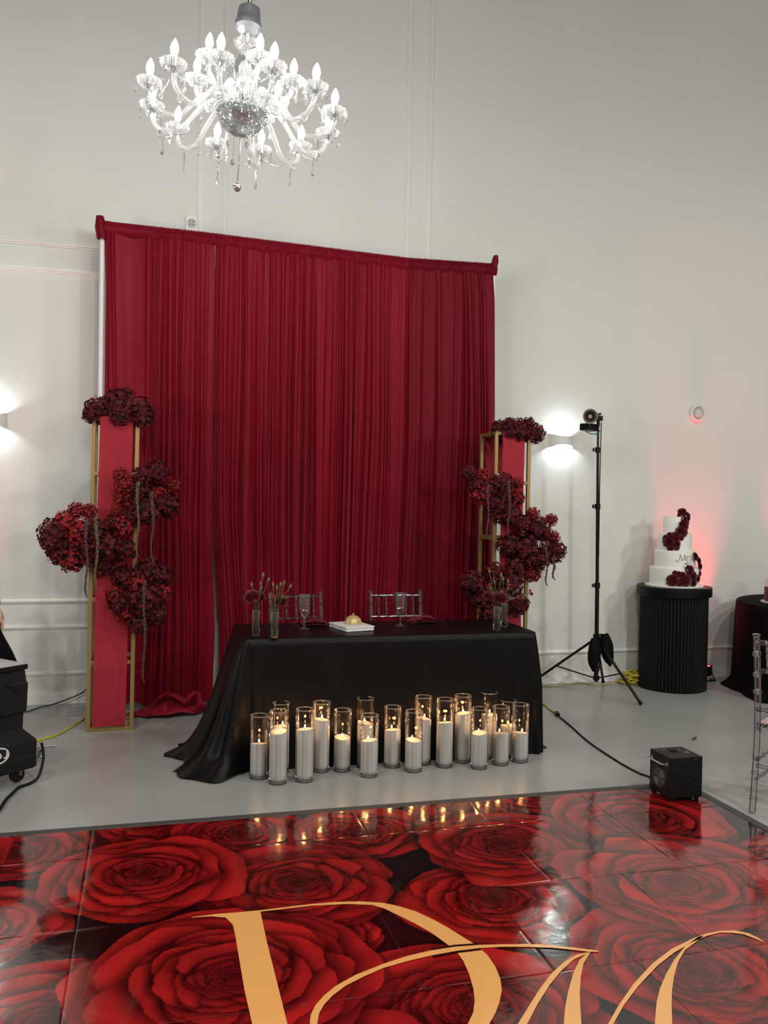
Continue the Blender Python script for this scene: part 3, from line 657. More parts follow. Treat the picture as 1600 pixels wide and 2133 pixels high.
# ================================================================ TABLE UNDER BLACK CLOTH
TZ = .765
def table_cloth():
    x0, x1, y0, y1, cr = .545, 2.39, 5.145, 5.765, .05
    pts = []
    def seg(a, b, n):
        for i in range(n): pts.append((lerp(a[0], b[0], i / n), lerp(a[1], b[1], i / n), None))
    def arc(c, a0, n):
        for i in range(n):
            a = a0 + PI / 2 * i / n
            pts.append((c[0] + cr * math.cos(a), c[1] + cr * math.sin(a), a))
    seg((x0 + cr, y0), (x1 - cr, y0), 150); n0 = len(pts)
    arc((x1 - cr, y0 + cr), -PI / 2, 34); seg((x1, y0 + cr), (x1, y1 - cr), 50); arc((x1 - cr, y1 - cr), 0, 30)
    seg((x1 - cr, y1), (x0 + cr, y1), 110); arc((x0 + cr, y1 - cr), PI / 2, 34); seg((x0, y1 - cr), (x0, y0 + cr), 60); arc((x0 + cr, y0 + cr), PI, 44)
    N = len(pts); rg = random.Random(2)
    def nrm(i):
        x, y, a = pts[i]
        if a is not None: return math.cos(a), math.sin(a)
        if abs(y - y0) < 1e-6: return 0, -1
        if abs(y - y1) < 1e-6: return 0, 1
        return (1, 0) if x > 1.5 else (-1, 0)
    rowsn = 36; rows_ = []
    S = [0.0]
    for i in range(1, N): S.append(S[-1] + math.hypot(pts[i][0] - pts[i - 1][0], pts[i][1] - pts[i - 1][1]))
    frontfolds = [(.80, .018, .006), (1.05, .030, .010), (1.13, .014, .010), (1.40, .02, .006), (1.62, .020, .007), (1.95, .022, .006), (2.18, .02, .011), (2.27, .016, .012), (2.34, .013, .012), (.68, .02, .006), (.61, .014, .012)]
    for j in range(rowsn + 1):
        t = j / rowsn; row = []
        for i in range(N):
            x, y, a = pts[i]; nx, ny = nrm(i)
            cw = 4 * nx * nx * ny * ny
            L = max(0, -nx); Rr = max(0, nx); F = max(0, -ny); Bk = max(0, ny)
            off = F * F * .020 * t ** .8 + Bk * Bk * .006 * t + Rr * Rr * (.052 * min(1, t / .45) ** .7 + .0 * t) + L * L * (.235 * t + .075 * t ** 7)
            if L > 0 and F > 0: off += cw * (.04 * t + .03 * math.sin((a - PI) * 9) * t ** .7)
            elif cw > 0: off += cw * (.02 * t + .018 * math.sin(a * 11) * t)
            if a is None and F: off += sum(am * t ** .8 * math.exp(-((x - fx - .015 * t) / w) ** 2) for fx, w, am in frontfolds) + .003 * t * math.sin(x * 13)
            if a is None and L: off += .022 * t * math.sin((y - y0) * 17 + .8) + .010 * t * math.sin((y - y0) * 37)
            if a is None and Rr: off += .014 * t * math.sin((y - y0) * 21)
            if a is None and Bk: off += .005 * t * math.sin(x * 19)
            if L * L > .3 and t > .86: off += .045 * ((t - .86) / .14) * (1 + math.sin((y - y0) * 15 + 2.2))
            z = TZ * (1 - t) + .003
            if t > .93: z = lerp(TZ * .07, .003 + .012 * abs(math.sin(i * .35)) * (L > .2), (t - .93) / .07)
            if j == 0: off -= .012; z = TZ + .003
            elif j == 1: z = TZ - .002; off = max(off - .002, -.002)
            row.append((x + nx * off, y + ny * off, max(.003, z)))
        rows_.append(row)
    mb = MB(); mb.grid(rows_, wrap=True)
    # flat top
    top = rows_[0]; cxx, cyy = (x0 + x1) / 2, (y0 + y1) / 2
    inner = [[(lerp(p[0], cxx, q), lerp(p[1], cyy, q), TZ + .003 + .0015 * math.sin(p[0] * 8) * math.sin(q * 6)) for p in top] for q in (0, .2, .5, .9, 1.0)]
    mb.grid(inner[::-1], wrap=True)
    # cloth tails lying on the floor
    mb.grid([[(2.40 + .115 * u * (1 - .25 * v * v), 5.20 + .11 * v + .02 * u, .004 + .010 * math.sin(PI * v) * (1 - u * .6)) for v in np.linspace(0, 1, 9)] for u in np.linspace(0, 1, 9)])
    mb.grid([[(.60 - .38 * u, 5.16 + .10 * v - .02 * math.sin(u * 4) + .05 * u, .005 + (.016 * math.sin(PI * v) + .010 * math.sin(v * 14 + u * 9)) * (1 - u * .7) + .004) for v in np.linspace(0, 1, 15)] for u in np.linspace(0, 1, 25)])
    mb.grid([[(.36 - .15 * u, 5.66 + .20 * v * (1 - .4 * u), .005 + .016 * math.sin(PI * v) * (1 - u * .6)) for v in np.linspace(0, 1, 9)] for u in np.linspace(0, 1, 9)])
    o = mb.build('tablecloth', M['black_cloth'], None, 180)
    return tag(o, 'long black satin cloth over the head table, spread out on the floor at its end', 'tablecloth')
table_cloth()

# ================================================================ CANDLES IN TALL GLASS CYLINDERS
CANDLES = [
 (.629,5.007,.355,.196,'short candle cylinder standing at the outer end of the row, by the spread cloth'),
 (.765,5.090,.400,.268,'tall candle cylinder hidden behind the foremost tall cylinder, only its rim clear'),
 (.722,4.895,.402,.289,'tall candle cylinder standing nearest the dance floor of all'),
 (.872,4.902,.404,.292,'tall brim-high candle cylinder, second nearest the dance floor'),
 (.997,5.060,.400,.301,'tall candle cylinder tucked behind the second foremost one, wax high and shaded'),
 (1.120,5.046,.354,.195,'short candle cylinder standing alone between two pairs'),
 (1.268,5.092,.404,.261,'tall candle cylinder half hidden by a short one in front, under the gold box'),
 (1.249,4.912,.350,.207,'short candle cylinder in front of a tall one, under the gold box'),
 (1.428,5.060,.354,.219,'short candle cylinder standing alone by the middle of the cloth'),
 (1.527,4.950,.351,.181,'short candle cylinder with the lowest wax, in front of a tall one'),
 (1.623,5.075,.404,.274,'tall candle cylinder behind the short one with the lowest wax'),
 (1.734,4.998,.402,.263,'tall candle cylinder standing clear under the second goblet'),
 (1.871,5.065,.403,.295,'tall candle cylinder with high wax beside a short one, near the vases'),
 (1.927,4.925,.354,.210,'short candle cylinder in front between two tall ones, below the vases'),
 (2.064,5.120,.402,.272,'tallest showing candle cylinder against the cloth below the vases'),
 (2.082,4.968,.348,.190,'short candle cylinder, second from the light stand end of the front row'),
 (2.190,5.112,.350,.198,'short candle cylinder at the back of the last three, partly covered'),
 (2.222,4.998,.349,.178,'short candle cylinder at the end of the row nearest the light stand')]
for q, (x, y, h, wx, lab) in enumerate(CANDLES):
    t = thing('candle_cylinder', lab, 'candle', (x, y, .001), q * .7, 'glass candle cylinders along the head table')
    r = .052; rg = random.Random(q)
    MB().lathe([(r - .006, .0), (r, .004), (r, .05), (r, h * .5), (r, h - .002)], 28, c1=False).build('glass_cylinder', M['glass'], t, 60)
    MB().ring((0, 0, h), r - .001, .0017, n=28, m_=5).build('rim', M['glass_rim'], t, 180)
    MB().lathe([(.012, .003), (r - .006, .0045), (r - .003, .012), (r - .012, .016)], 28).build('base', M['glass_rim'], t, 60)
    ri = r - .0035; tlt, ta = rg.uniform(.004, .010), rg.uniform(0, 6)
    prof = [(.012, .016), (ri * .80, .017), (ri * .94, .026), (ri, .045), (ri, wx * .6), (ri, wx - .004), (ri - .004, wx), (ri * .5, wx - .003), (0, wx - .004)]
    wm = MB().lathe(prof, 28)
    wm.v = [(a, b, c + (tlt * (a * math.cos(ta) + b * math.sin(ta)) / ri if c > wx * .8 else 0)) for a, b, c in wm.v]
    wm.build('wax', M['wax'], t, 50)
    fx, fy = rg.uniform(-.012, .012), rg.uniform(-.012, .012)
    MB().tube([(fx, fy, wx - .006), (fx + .001, fy, wx + .010)], .0012, 5).build('wick', M['wick'], t)
    MB().lathe([(0, 0), (.0030, .003), (.0045, .008), (.0034, .014), (.0013, .019), (0, .022)], 10, (fx + .001, fy, wx + .005)).build('flame', M['flame'], t, 180)
    l = bpy.data.lights.new('candle_light', 'POINT'); l.energy = FLAME_WATTS; l.color = (1.0, .46, .15); l.shadow_soft_size = .008
    lo = bpy.data.objects.new('candle_light', l); C.objects.link(lo); lo.parent = t; lo.location = (fx, fy, wx + .045)

# ================================================================ CLEAR CHIAVARI CHAIRS
def ringed(path, r, rings, n=8):
    mb = MB().tube(path, r, n)
    for s in rings:
        f = s * (len(path) - 1); i = min(int(f), len(path) - 2); p = Vector(path[i]).lerp(Vector(path[i + 1]), f - i); d = (Vector(path[i + 1]) - Vector(path[i])).normalized()
        for k in (-.006, .006):
            a = p + d * k; mb.tube([a - d * .004, a, a + d * .004], [r * 1.05, r * 1.38, r * 1.05], n)
    return mb
def make_chair(label, loc, rz, group):
    """faces local +y"""
    t = thing('acrylic_chair', label, 'chair', loc, rz, group); m_ = M['acrylic']
    sp = MB().box((0, .02, .445), (.39, .39, .022)); sp.build('seat', m_, t, 0, .008)
    for sx in (-1, 1):
        fl_ = [(sx * .175, .185, .0), (sx * .175, .19, .22), (sx * .175, .19, .435)]
        ringed(fl_, .0155, (.12, .45, .55, .9), 10).build('leg', m_, t, 60)
        rp = [(sx * .185, -.235 + .055 * math.sin(min(1, z / .46) * PI / 2) if z < .46 else -.18 - .055 * ((z - .46) / .46) ** 1.6, z) for z in np.linspace(0, .915, 17)]
        o = ringed(rp, .0165, (.08, .22, .30, .46, .58, .68, .78, .90), 10)
        o.lathe([(.012, -.012), (.019, -.006), (.021, .0), (.015, .004)], 12, (rp[-1][0], rp[-1][1], .925))
        o.build('back_post', m_, t, 60)
        for z in (.17, .27): ringed([(sx * .178, -.20, z), (sx * .176, .185, z)], .010, (.3, .7)).build('stretcher', m_, t, 60)
    for z in (.15, .25): ringed([(-.175, .187, z), (.175, .187, z)], .010, (.3, .7)).build('stretcher', m_, t, 60)
    ringed([(-.18, -.205, .24), (.18, -.205, .24)], .010, (.3, .7)).build('stretcher', m_, t, 60)
    ringed([(-.185, -.226, .885), (0, -.232, .885), (.185, -.226, .885)], .0125, (.15, .33, .5, .67, .85)).build('top_rail', m_, t, 60)
    ringed([(-.185, -.198, .735), (0, -.202, .735), (.185, -.198, .735)], .0105, (.15, .33, .5, .67, .85)).build('lower_rail', m_, t, 60)
    ringed([(-.185, -.182, .53), (.185, -.182, .53)], .0105, (.15, .5, .85)).build('lower_rail', m_, t, 60)
    for x in (-.13, -.072, 0.0, .072, .13):
        ringed([(x, -.203, .735), (x, -.215, .81), (x, -.230, .885)], .0088, (.2, .5, .75)).build('spindle', m_, t, 60)
    return t
make_chair('clear acrylic chair behind the table, nearer the knotted curtain end', (1.06, 6.02, 0), PI + .13, 'clear chairs at the head table')
make_chair('clear acrylic chair behind the table, nearer the gold pedestal by the light stand', (1.76, 6.02, 0), PI - .04, 'clear chairs at the head table')
make_chair('clear acrylic chair standing alone on the grey floor beside the round table', (3.345, 3.90, 0), -PI / 2 + .62, None)

# ================================================================ THINGS ON THE TABLE
ZT = TZ + .0055
def goblet(label, x, y):
    t = thing('goblet', label, 'glass', (x, y, ZT), 0, 'goblets on the head table')
    MB().lathe([(.036, 0), (.036, .0025), (.012, .006), (.0055, .012), (.0045, .035), (.0075, .042), (.0045, .050), (.0055, .068)], 24).build('stem', M['goblet'], t, 50)
    MB().lathe([(.0055, .068), (.020, .078), (.031, .098), (.036, .125), (.0375, .165), (.0368, .212)], 28, c0=False, c1=False).build('bowl', M['goblet'], t, 180)
    MB().ring((0, 0, .212), .0365, .0011, n=28, m_=5).build('rim', M['glass_rim'], t, 180)
    return t
goblet('stemmed clear goblet in front of the chair nearer the knotted curtain', .960, 5.478)
goblet('stemmed clear goblet in front of the chair nearer the light stand', 1.594, 5.508)
def napkin(label, pts, zs, x, y, rz):
    t = thing('napkin', label, 'napkin', (x, y, ZT), rz, 'folded napkins on the head table')
    mb = MB(); P = []
    for i in range(12):
        u = i / 11; row = []
        for j in range(10):
            v = j / 9; row.append((lerp(-.075, .075, u) + .01 * v, lerp(-.055, .055, v), .010 + zs * math.sin(PI * u) ** .7 * math.sin(PI * (v * .7 + .25)) + .006 * math.sin(u * 9) * v))
        P.append(row)
    mb.grid(P)
    P2 = [[(p[0] * 1.08, p[1] * 1.06, max(.001, p[2] * .25 - .0025)) for p in row] for row in P]
    mb.grid(P2).build('folded_cloth', M['napkin'], t, 180)
    MB().grid([[(-.09 + .05 * u + .02 * v, .05 - .10 * v, .004 + .028 * math.sin(PI * u) * (1 - .4 * v)) for v in np.linspace(0, 1, 8)] for u in np.linspace(0, 1, 8)]).build('loose_fold', M['napkin'], t, 180)
    return t
napkin('dark red folded napkin beside the goblet nearer the knotted curtain', None, .030, 1.055, 5.64, -.08)
napkin('dark red folded napkin beside the goblet nearer the light stand', None, .040, 1.80, 5.665, .05)
def cutlery(name, label, x, y, rz, grp):
    t = thing(name, label, name, (x, y, ZT), rz, grp)
    MB().tube([(0, -.10, .004), (0, -.03, .005), (0, .02, .004)], [.0055, .0045, .003], 8, flat=.5).build('handle', M['flatware'], t, 60)
    if name == 'fork':
        mb = MB().box((0, .040, .0045), (.020, .04, .002))
        for k in range(4): mb.box((-.0085 + k * .0057, .078, .005), (.0026, .04, .0018))
        mb.build('tines', M['flatware'], t, 0)
    else:
        MB().grid([[(-.006 + .013 * v * (1 - u ** 4), .02 + .10 * u, .004 + .0006 * v) for v in (0, .5, 1)] for u in np.linspace(0, 1, 9)]).build('blade', M['flatware'], t, 60)
cutlery('fork', 'rose gold fork lying by the napkin nearer the knotted curtain', .925, 5.655, .05, 'forks on the head table')
cutlery('fork', 'rose gold fork lying by the napkin nearer the light stand', 1.69, 5.655, .10, 'forks on the head table')
cutlery('knife', 'rose gold knife lying between the napkin and the white box', 1.178, 5.690, 0.04, 'knives on the head table')
cutlery('knife', 'rose gold knife lying between the napkin and the vases', 1.915, 5.690, 0.0, 'knives on the head table')
bk = thing('flat_box', 'flat white lidded gift box lying under the gold domed box', 'box', (1.253, 5.440, ZT), .24)
MB().box((0, 0, .009), (.19, .25, .018)).build('box_base', M['white_card'], bk, 0, .002)
MB().box((0, 0, .0235), (.196, .256, .009)).build('box_lid', M['white_card'], bk, 0, .002)
dm = thing('domed_box', 'small gold domed box with a tiny knob on the white box', 'box', (1.268, 5.455, ZT + .0285), .35)
mbd = MB(); prof = [(math.cos(a), math.sin(a)) for a in np.linspace(0, PI / 2, 10)]
mbd.lathe([(.052, 0), (.054, .003)] + [(.054 * c, .004 + .050 * s ** .9) for c, s in prof], 8)
mbd.build('dome', M['dome'], dm, 30, .0015)
MB().tube([(0, 0, .052), (0, 0, .060)], .004, 8).ball((0, 0, .061), .006, 8, 6).build('knob', M['dome'], dm, 60)
MB().box((0, -.050, .014), (.010, .004, .016)).build('clasp', M['gold'], dm, 0, .001)

# ---- bud vases and their flowers
def vase(label, x, y, h=.150):
    t = thing('bud_vase', label, 'vase', (x, y, ZT), 0, 'bud vases on the head table')
    MB().lathe([(.019, 0), (.0225, .002), (.0225, h * .5), (.0228, h)], 20, c1=False).build('glass', M['glass'], t, 60)
    MB().ring((0, 0, h), .0226, .0012, n=20, m_=5).build('rim', M['glass_rim'], t, 180)
    MB().lathe([(.0, .003), (.019, .003), (.0205, .008), (.010, .012), (0, .012)], 20).build('base', M['glass_rim'], t, 60)
    MB().lathe([(0, .013), (.0208, .013), (.0208, h * .62), (0, h * .62)], 20).build('water', M['water'], t, 60)
def rose_mesh(name, seed, mt, open_=1.0):
    """cupped petals in rings, unit radius, opening towards +z"""
    rg = random.Random(seed); mb = MB()
    for k, (r, n, zz, lean) in enumerate([(.98, 6, -.05, .95), (.80, 5, .05, .62), (.60, 5, .14, .40), (.42, 4, .20, .22), (.26, 3, .24, .12), (.13, 3, .25, .05)]):
        for i in range(n):
            a = 2 * PI * i / n + k * .7 + rg.uniform(-.15, .15); w = 2.5 * PI / n * rg.uniform(.9, 1.1); P = []
            hgt = .60 * (1 - .12 * k)
            for s in range(5):
                v = s / 4; row = []
                for q in range(6):
                    u = q / 5 - .5; b = a + u * w * (.35 + .65 * math.sin(PI * (.12 + .75 * v)))
                    rad = r * (.30 + .70 * v ** (.55 if lean > .5 else .9)) * (1 + .05 * math.sin(u * 7 + seed)) + (.10 * lean * max(0, v - .7) / .3)
                    z = zz - .35 * (1 - v) * (1 if k < 3 else .7) + hgt * v * (1 - lean * .75) - .14 * lean * max(0, v - .75) * 4 * open_ - .14 * abs(u) * v
                    row.append((rad * math.cos(b), rad * math.sin(b), z))
                P.append(row)
            mb.grid(P)
    mb.ball((0, 0, .02), .30, 8, 5)
    return mb.mesh(name, mt, 180)
def carnation_mesh(name, seed, mt):
    rg = random.Random(seed); mb = MB()
    for k in range(16):
        a = rg.uniform(0, 6.28); r0 = rg.uniform(.1, .3); L = rg.uniform(.6, 1.0); up = rg.uniform(.2, .9); P = []
        for s in range(3):
            v = s / 2
            P.append([(L * v * math.cos(a + u * .5 * v + .0), L * v * math.sin(a + u * .5 * v), up * v * .8 + .10 * v * math.sin(u * 9 + k)) for u in (-1, -.5, 0, .5, 1)])
        mb.grid(P)
    return mb.mesh(name, mt, 180)
ROSE = rose_mesh('rose_bloom', 1, M['rose']); ROSE2 = rose_mesh('rose_bloom', 2, M['rose'])
SUGAR = [rose_mesh('sugar_rose', s, M['sugar']) for s in (3, 4, 5)]
CARN = [carnation_mesh('carnation_bloom', s, M['carnation']) for s in (1, 2)]
CALYX = MB().lathe([(0, -.022), (.004, -.020), (.0065, -.010), (.0068, 0), (.0075, .006), (.003, .004)], 10).mesh('calyx', M['bud'], 60)
BUDTIP = MB().lathe([(.0055, .003), (.006, .007), (.0025, .014), (0, .015)], 8).mesh('bud_tip', M['carnation'], 180)
LEAF = MB().grid([[((u - .5) * .010 * math.sin(PI * (v * .9 + .08)), .0, .05 * v) if False else ((u - .5) * .012 * math.sin(PI * (v * .9 + .08)), .012 * v * v, .045 * v) for u in (0, .5, 1)] for v in np.linspace(0, 1, 6)]).mesh('leaf', M['stem'], 180)
def flower(kind, label, base, tip, group, size, vase_xy, seed, bare=False):
    rg = random.Random(seed); b = Vector(base); p = Vector(tip); d = (p - b)
    t = thing(kind, label, 'flower', b, 0, group)
    lip = Vector((vase_xy[0] + .012 * (1 if d.x > 0 else -1) * min(1, abs(d.x) / .04) - b.x, vase_xy[1] - b.y + max(-.012, min(.012, d.y * .3)), .148))
    path = [Vector((0, 0, 0)), lip * .55, lip, lip.lerp(d, .6) + Vector((0, 0, .006)), d]
    MB().tube([tuple(q) for q in path], .0021, 6).build('stem', M['stem'], t, 180)
    ax = (d - path[3]).normalized(); q = Vector((0, 0, 1)).rotation_difference(ax).to_euler()
    if kind == 'rose':
        fl_ = (Vector((rg.uniform(-.3, .3), -.75, .75))).normalized(); q2 = Vector((0, 0, 1)).rotation_difference(fl_).to_euler()
        place('bloom', rg.choice((ROSE, ROSE2)), t, tuple(d), q2, size)
        for k in range(2): place('leaf', LEAF, t, tuple(lip.lerp(d, .25 + .2 * k)), (rg.uniform(.5, 1.2), 0, rg.uniform(0, 6)), 1.1)
    else:
        place('calyx', CALYX, t, tuple(d), q)
        if kind == 'carnation' and not bare: place('bloom', rg.choice(CARN), t, tuple(d + ax * .004), q, size)
        else: place('bud_tip', BUDTIP, t, tuple(d), q)
        if rg.random() < .6: place('leaf', LEAF, t, tuple(lip.lerp(d, .4)), (rg.uniform(.2, .7), 0, rg.uniform(0, 6)), (.7, .7, 1.0))
VASES = [
 ('narrow glass bud vase nearest the bare table corner by the curtain puddle', .628, 5.228, 'bud vase at the bare table corner',
  [('rose', .598, 5.19, 1.012, .047), ('rose', .652, 5.22, 1.008, .032), ('carnation', .666, 5.22, 1.135, 0), ('carnation', .598, 5.22, 1.082, .012), ('carnation', .700, 5.22, 1.110, .016), ('carnation', .652, 5.21, 1.090, .015), ('carnation', .652, 5.20, 1.062, 0), ('carnation', .612, 5.17, .985, .013)]),
 ('narrow glass bud vase in front of the chair nearer the curtain puddle', .726, 5.142, 'bud vase in front of the chair',
  [('rose', .762, 5.14, .985, .036), ('carnation', .712, 5.13, 1.088, 0), ('carnation', .735, 5.13, 1.070, 0), ('carnation', .757, 5.13, 1.092, .012), ('carnation', .776, 5.13, 1.095, 0), ('carnation', .818, 5.13, 1.078, .017), ('carnation', .690, 5.12, 1.020, 0), ('carnation', .722, 5.11, 1.008, .020), ('carnation', .768, 5.11, 1.020, .018)]),
 ('foremost glass bud vase at the table end by the pedestal', 2.141, 5.208, 'foremost bud vase at the table end',
  [('rose', 2.152, 5.19, .985, .046), ('rose', 2.085, 5.21, .990, .040), ('carnation', 2.078, 5.20, 1.155, .018), ('carnation', 2.118, 5.21, 1.085, .024), ('carnation', 2.088, 5.20, 1.050, .022), ('carnation', 2.168, 5.20, 1.022, .020), ('carnation', 2.165, 5.21, 1.128, 0)]),
 ('glass bud vase tucked behind another at the table end by the pedestal', 2.250, 5.350, 'rear bud vase at the table end',
  [('carnation', 2.268, 5.34, 1.078, .020), ('carnation', 2.268, 5.33, 1.032, .028), ('carnation', 2.420, 5.35, .990, .024), ('carnation', 2.235, 5.35, 1.09, 0), ('greenery', 2.345, 5.36, 1.010, 0), ('greenery', 2.375, 5.35, 1.045, 0), ('greenery', 2.30, 5.33, .96, 0)])]
sd = 0
for (lab, vx, vy, short, fls) in VASES:
    vase(lab, vx, vy)
    by_z = {b: sorted([q[3] for q in fls if q[0] == 'carnation' and bool(q[4]) == b], reverse=True) for b in (True, False)}
    by_z['g'] = sorted([q[3] for q in fls if q[0] == 'greenery'], reverse=True)
    ORD = ['tallest', 'second tallest', 'third tallest', 'lowest', 'very lowest']
    for (kind, x, y, z, s) in fls:
        sd += 1; rg = random.Random(sd)
        if kind == 'rose':
            lb = ('large' if s > .042 else 'smaller') + ' dark red rose in the ' + short; g = None
            flower('rose', lb, (vx + rg.uniform(-.012, .012), vy + rg.uniform(-.01, .01), ZT + .016), (x, y, z), g, s, (vx, vy), sd)
        elif kind == 'greenery':
            flower('green_sprig', ORD[by_z['g'].index(z)] + ' thin green sprig in the ' + short, (vx + rg.uniform(-.012, .012), vy + rg.uniform(-.01, .01), ZT + .016), (x, y, z), 'green sprigs in the rear vase', .01, (vx, vy), sd, True)
        else:
            lz = by_z[bool(s)]; lb = ('' if len(lz) == 1 else ORD[lz.index(z)] + ' ') + ('open red carnation in the ' if s else 'green-tipped carnation bud in the ') + short
            flower('carnation', lb, (vx + rg.uniform(-.012, .012), vy + rg.uniform(-.01, .01), ZT + .016), (x, y, z), ('open carnations, ' if s else 'carnation buds, ') + short, s, (vx, vy), sd, s == 0)

# ================================================================ CHANDELIER
ch = thing('chandelier', 'large lit crystal chandelier with eighteen candle bulbs hanging in front of the wall', 'chandelier', (.4247, 4.3909, 3.4779))
ch.rotation_euler = (-.0385, .0569, 0)
MB().tube([(0, 0, .50), (0, 0, 3.17)], .011, 10).build('stem', M['chrome'], ch)
MB().lathe([(.010, .52), (.030, .515), (.052, .500), (.056, .470), (.058, .440), (.064, .430), (.064, .405), (.050, .392), (.012, .388)], 32).build('canopy', M['silver_paint'], ch, 35)
MB().lathe([(.012, .39), (.022, .37), (.014, .345), (.010, .33), (.030, .315), (.062, .335), (.066, .330), (.050, .305), (.020, .290), (.022, .275), (.040, .255), (.056, .22), (.060, .18), (.052, .13), (.034, .095), (.024, .07), (.030, .055), (.046, .035), (.050, .0), (.040, -.02), (.02, -.03)], 36, rib=.035, ribs=12).build('column', M['crystal'], ch, 60)
MB().lathe([(.012, -.128), (.05, -.120), (.085, -.098), (.106, -.065), (.114, -.030), (.120, -.022), (.114, -.018), (.10, -.028), (.04, -.03)], 48, rib=.03, ribs=24).build('bowl', M['bowl'], ch, 60)
sc_ = MB()
for k in range(24):
    a = 2 * PI * k / 24; sc_.ball((.119 * math.cos(a), .119 * math.sin(a), -.022), .0135, 7, 5)
sc_.build('bowl_rim', M['crystal'], ch, 180)
bs = MB().tube([(0, 0, -.125), (0, 0, -.36)], .0014, 4)
for k in range(24): bs.ball((0, 0, -.135 - k * .0092), .0042, 6, 4)
bs.build('bead_string', M['crystal'], ch, 180)
MB().ball((0, 0, -.385), .021, 12, 8).build('crystal_ball', M['chrome'], ch, 30)
CUP = MB().lathe([(.010, -.028), (.026, -.026), (.048, -.010), (.061, .010), (.058, .012), (.044, -.002), (.024, -.016), (.010, -.018)], 42, rib=.07, ribs=14).mesh('drip_cup', M['crystal'], 60)
SLEEVE = MB().lathe([(.012, -.022), (.0125, .020), (.0105, .022), (.0105, .026)], 14).mesh('candle_sleeve', M['chrome'], 40)
BULB = MB().lathe([(.0085, 0), (.015, .016), (.0185, .032), (.0165, .049), (.010, .065), (.0035, .078), (0, .082)], 14).mesh('bulb', M['bulb'], 180)
DROP = MB().lathe([(0, -.052), (.0055, -.044), (.0095, -.030), (.006, -.014), (.0015, -.006), (.0, -.004)], 6).ball((0, 0, .000), .0052, 6, 4).ball((0, 0, .010), .0058, 6, 4).ball((0, 0, .021), .0045, 6, 4).mesh('crystal_drop', M['crystal'], 20)
DROP2 = MB().lathe([(0, -.040), (.012, -.022), (.004, -.004), (0, 0)], 4).ball((0, 0, .005), .0052, 6, 4).ball((0, 0, .0155), .0052, 6, 4).ball((0, 0, .026), .0052, 6, 4).ball((0, 0, .0355), .0042, 6, 4).mesh('crystal_drop', M['crystal'], 20)
def arm_path(R, zc, hub_r, hub_z, hump, dip):
    keys = [(hub_r, hub_z), (hub_r + .045, hub_z + hump), (hub_r + (R - hub_r) * .36, hub_z + hump * .55), (hub_r + (R - hub_r) * .62, hub_z - dip * .75), (R * .84, zc - dip), (R * .96, zc - dip * .72), (R, zc - .02)]
    P = [Vector((r, 0, z)) for r, z in keys]; out = []
    Q = [P[0] * 2 - P[1]] + P + [P[-1] * 2 - P[-2]]
    for i in range(1, len(Q) - 2):
        for s in range(6):
            t = s / 6; a, b, c, d = Q[i - 1], Q[i], Q[i + 1], Q[i + 2]
            out.append(.5 * ((2 * b) + (c - a) * t + (2 * a - 5 * b + 4 * c - d) * t * t + (3 * b - a - 3 * c + d) * t ** 3))
    return out + [P[-1]]
cups = []
for (n, R, zc, ph, sg, prm) in ((12, .45, 0.0, 3.3425, -1, (.050, -.02, .062, .118)), (6, .24, .14, 3.3425 + .5, 1, (.040, .05, .05, .09))):
    AP = arm_path(R, zc, *prm)
    ARM = MB().tube([tuple(p) for p in AP], .0120, 8).ring((AP[26].x, 0, AP[26].z - .018), .014, .004, (0, 1, 0), 12, 5).mesh('glass_arm', M['arm_glass'], 180)
    for k in range(n):
        a = ph + sg * 2 * PI * k / n
        arm = place('glass_arm', ARM, ch, (0, 0, 0), (0, 0, a))
        place('drip_cup', CUP, arm, (R, 0, zc)); place('candle_sleeve', SLEEVE, arm, (R, 0, zc + .010)); place('bulb', BULB, arm, (R, 0, zc + .036))
        rg = random.Random(k + n)
        for q in range(4):
            b = q * PI / 2 + rg.uniform(-.2, .2)
            place('crystal_drop', DROP if q % 2 else DROP2, arm, (R + .058 * math.cos(b), .058 * math.sin(b), zc - .026), (0, 0, rg.uniform(0, 6)))
        mb = MB()
        for s in range(5): mb.ball((R * .85, 0, zc - prm[3] - .030 - s * .0105), .005, 6, 4)
        mb.lathe([(0, -.045), (.011, -.024), (.004, -.004), (0, 0)], 4, (R * .85, 0, zc - prm[3] - .082))
        place('bead_pendant', mb.mesh('bead_pendant', M['crystal'], 20), arm)
        cups.append((a, R, zc, n))
for i in range(12):
    a0, a1 = cups[i][0], cups[(i + 1) % 12][0]; mb = MB(); R = .45
    p0 = Vector((R * math.cos(a0), R * math.sin(a0), -.02)); p1 = Vector((R * math.cos(a1), R * math.sin(a1), -.02))
    for s in range(27):
        t = s / 26; p = p0.lerp(p1, t); mb.ball((p.x, p.y, p.z - .30 * t * (1 - t)), .0040, 5, 4)
    mb.build('bead_garland', M['crystal'], ch, 180)
for i in range(8):
    a = i * PI / 4 + .2; mb = MB()
    for s in range(14): mb.ball((.115 * math.cos(a), .115 * math.sin(a), -.04 - s * .0115), .0042, 5, 4)
    mb.lathe([(0, -.045), (.011, -.022), (.004, -.004), (0, 0)], 4, (.115 * math.cos(a), .115 * math.sin(a), -.20))
    mb.build('bead_pendant', M['crystal'], ch, 20)

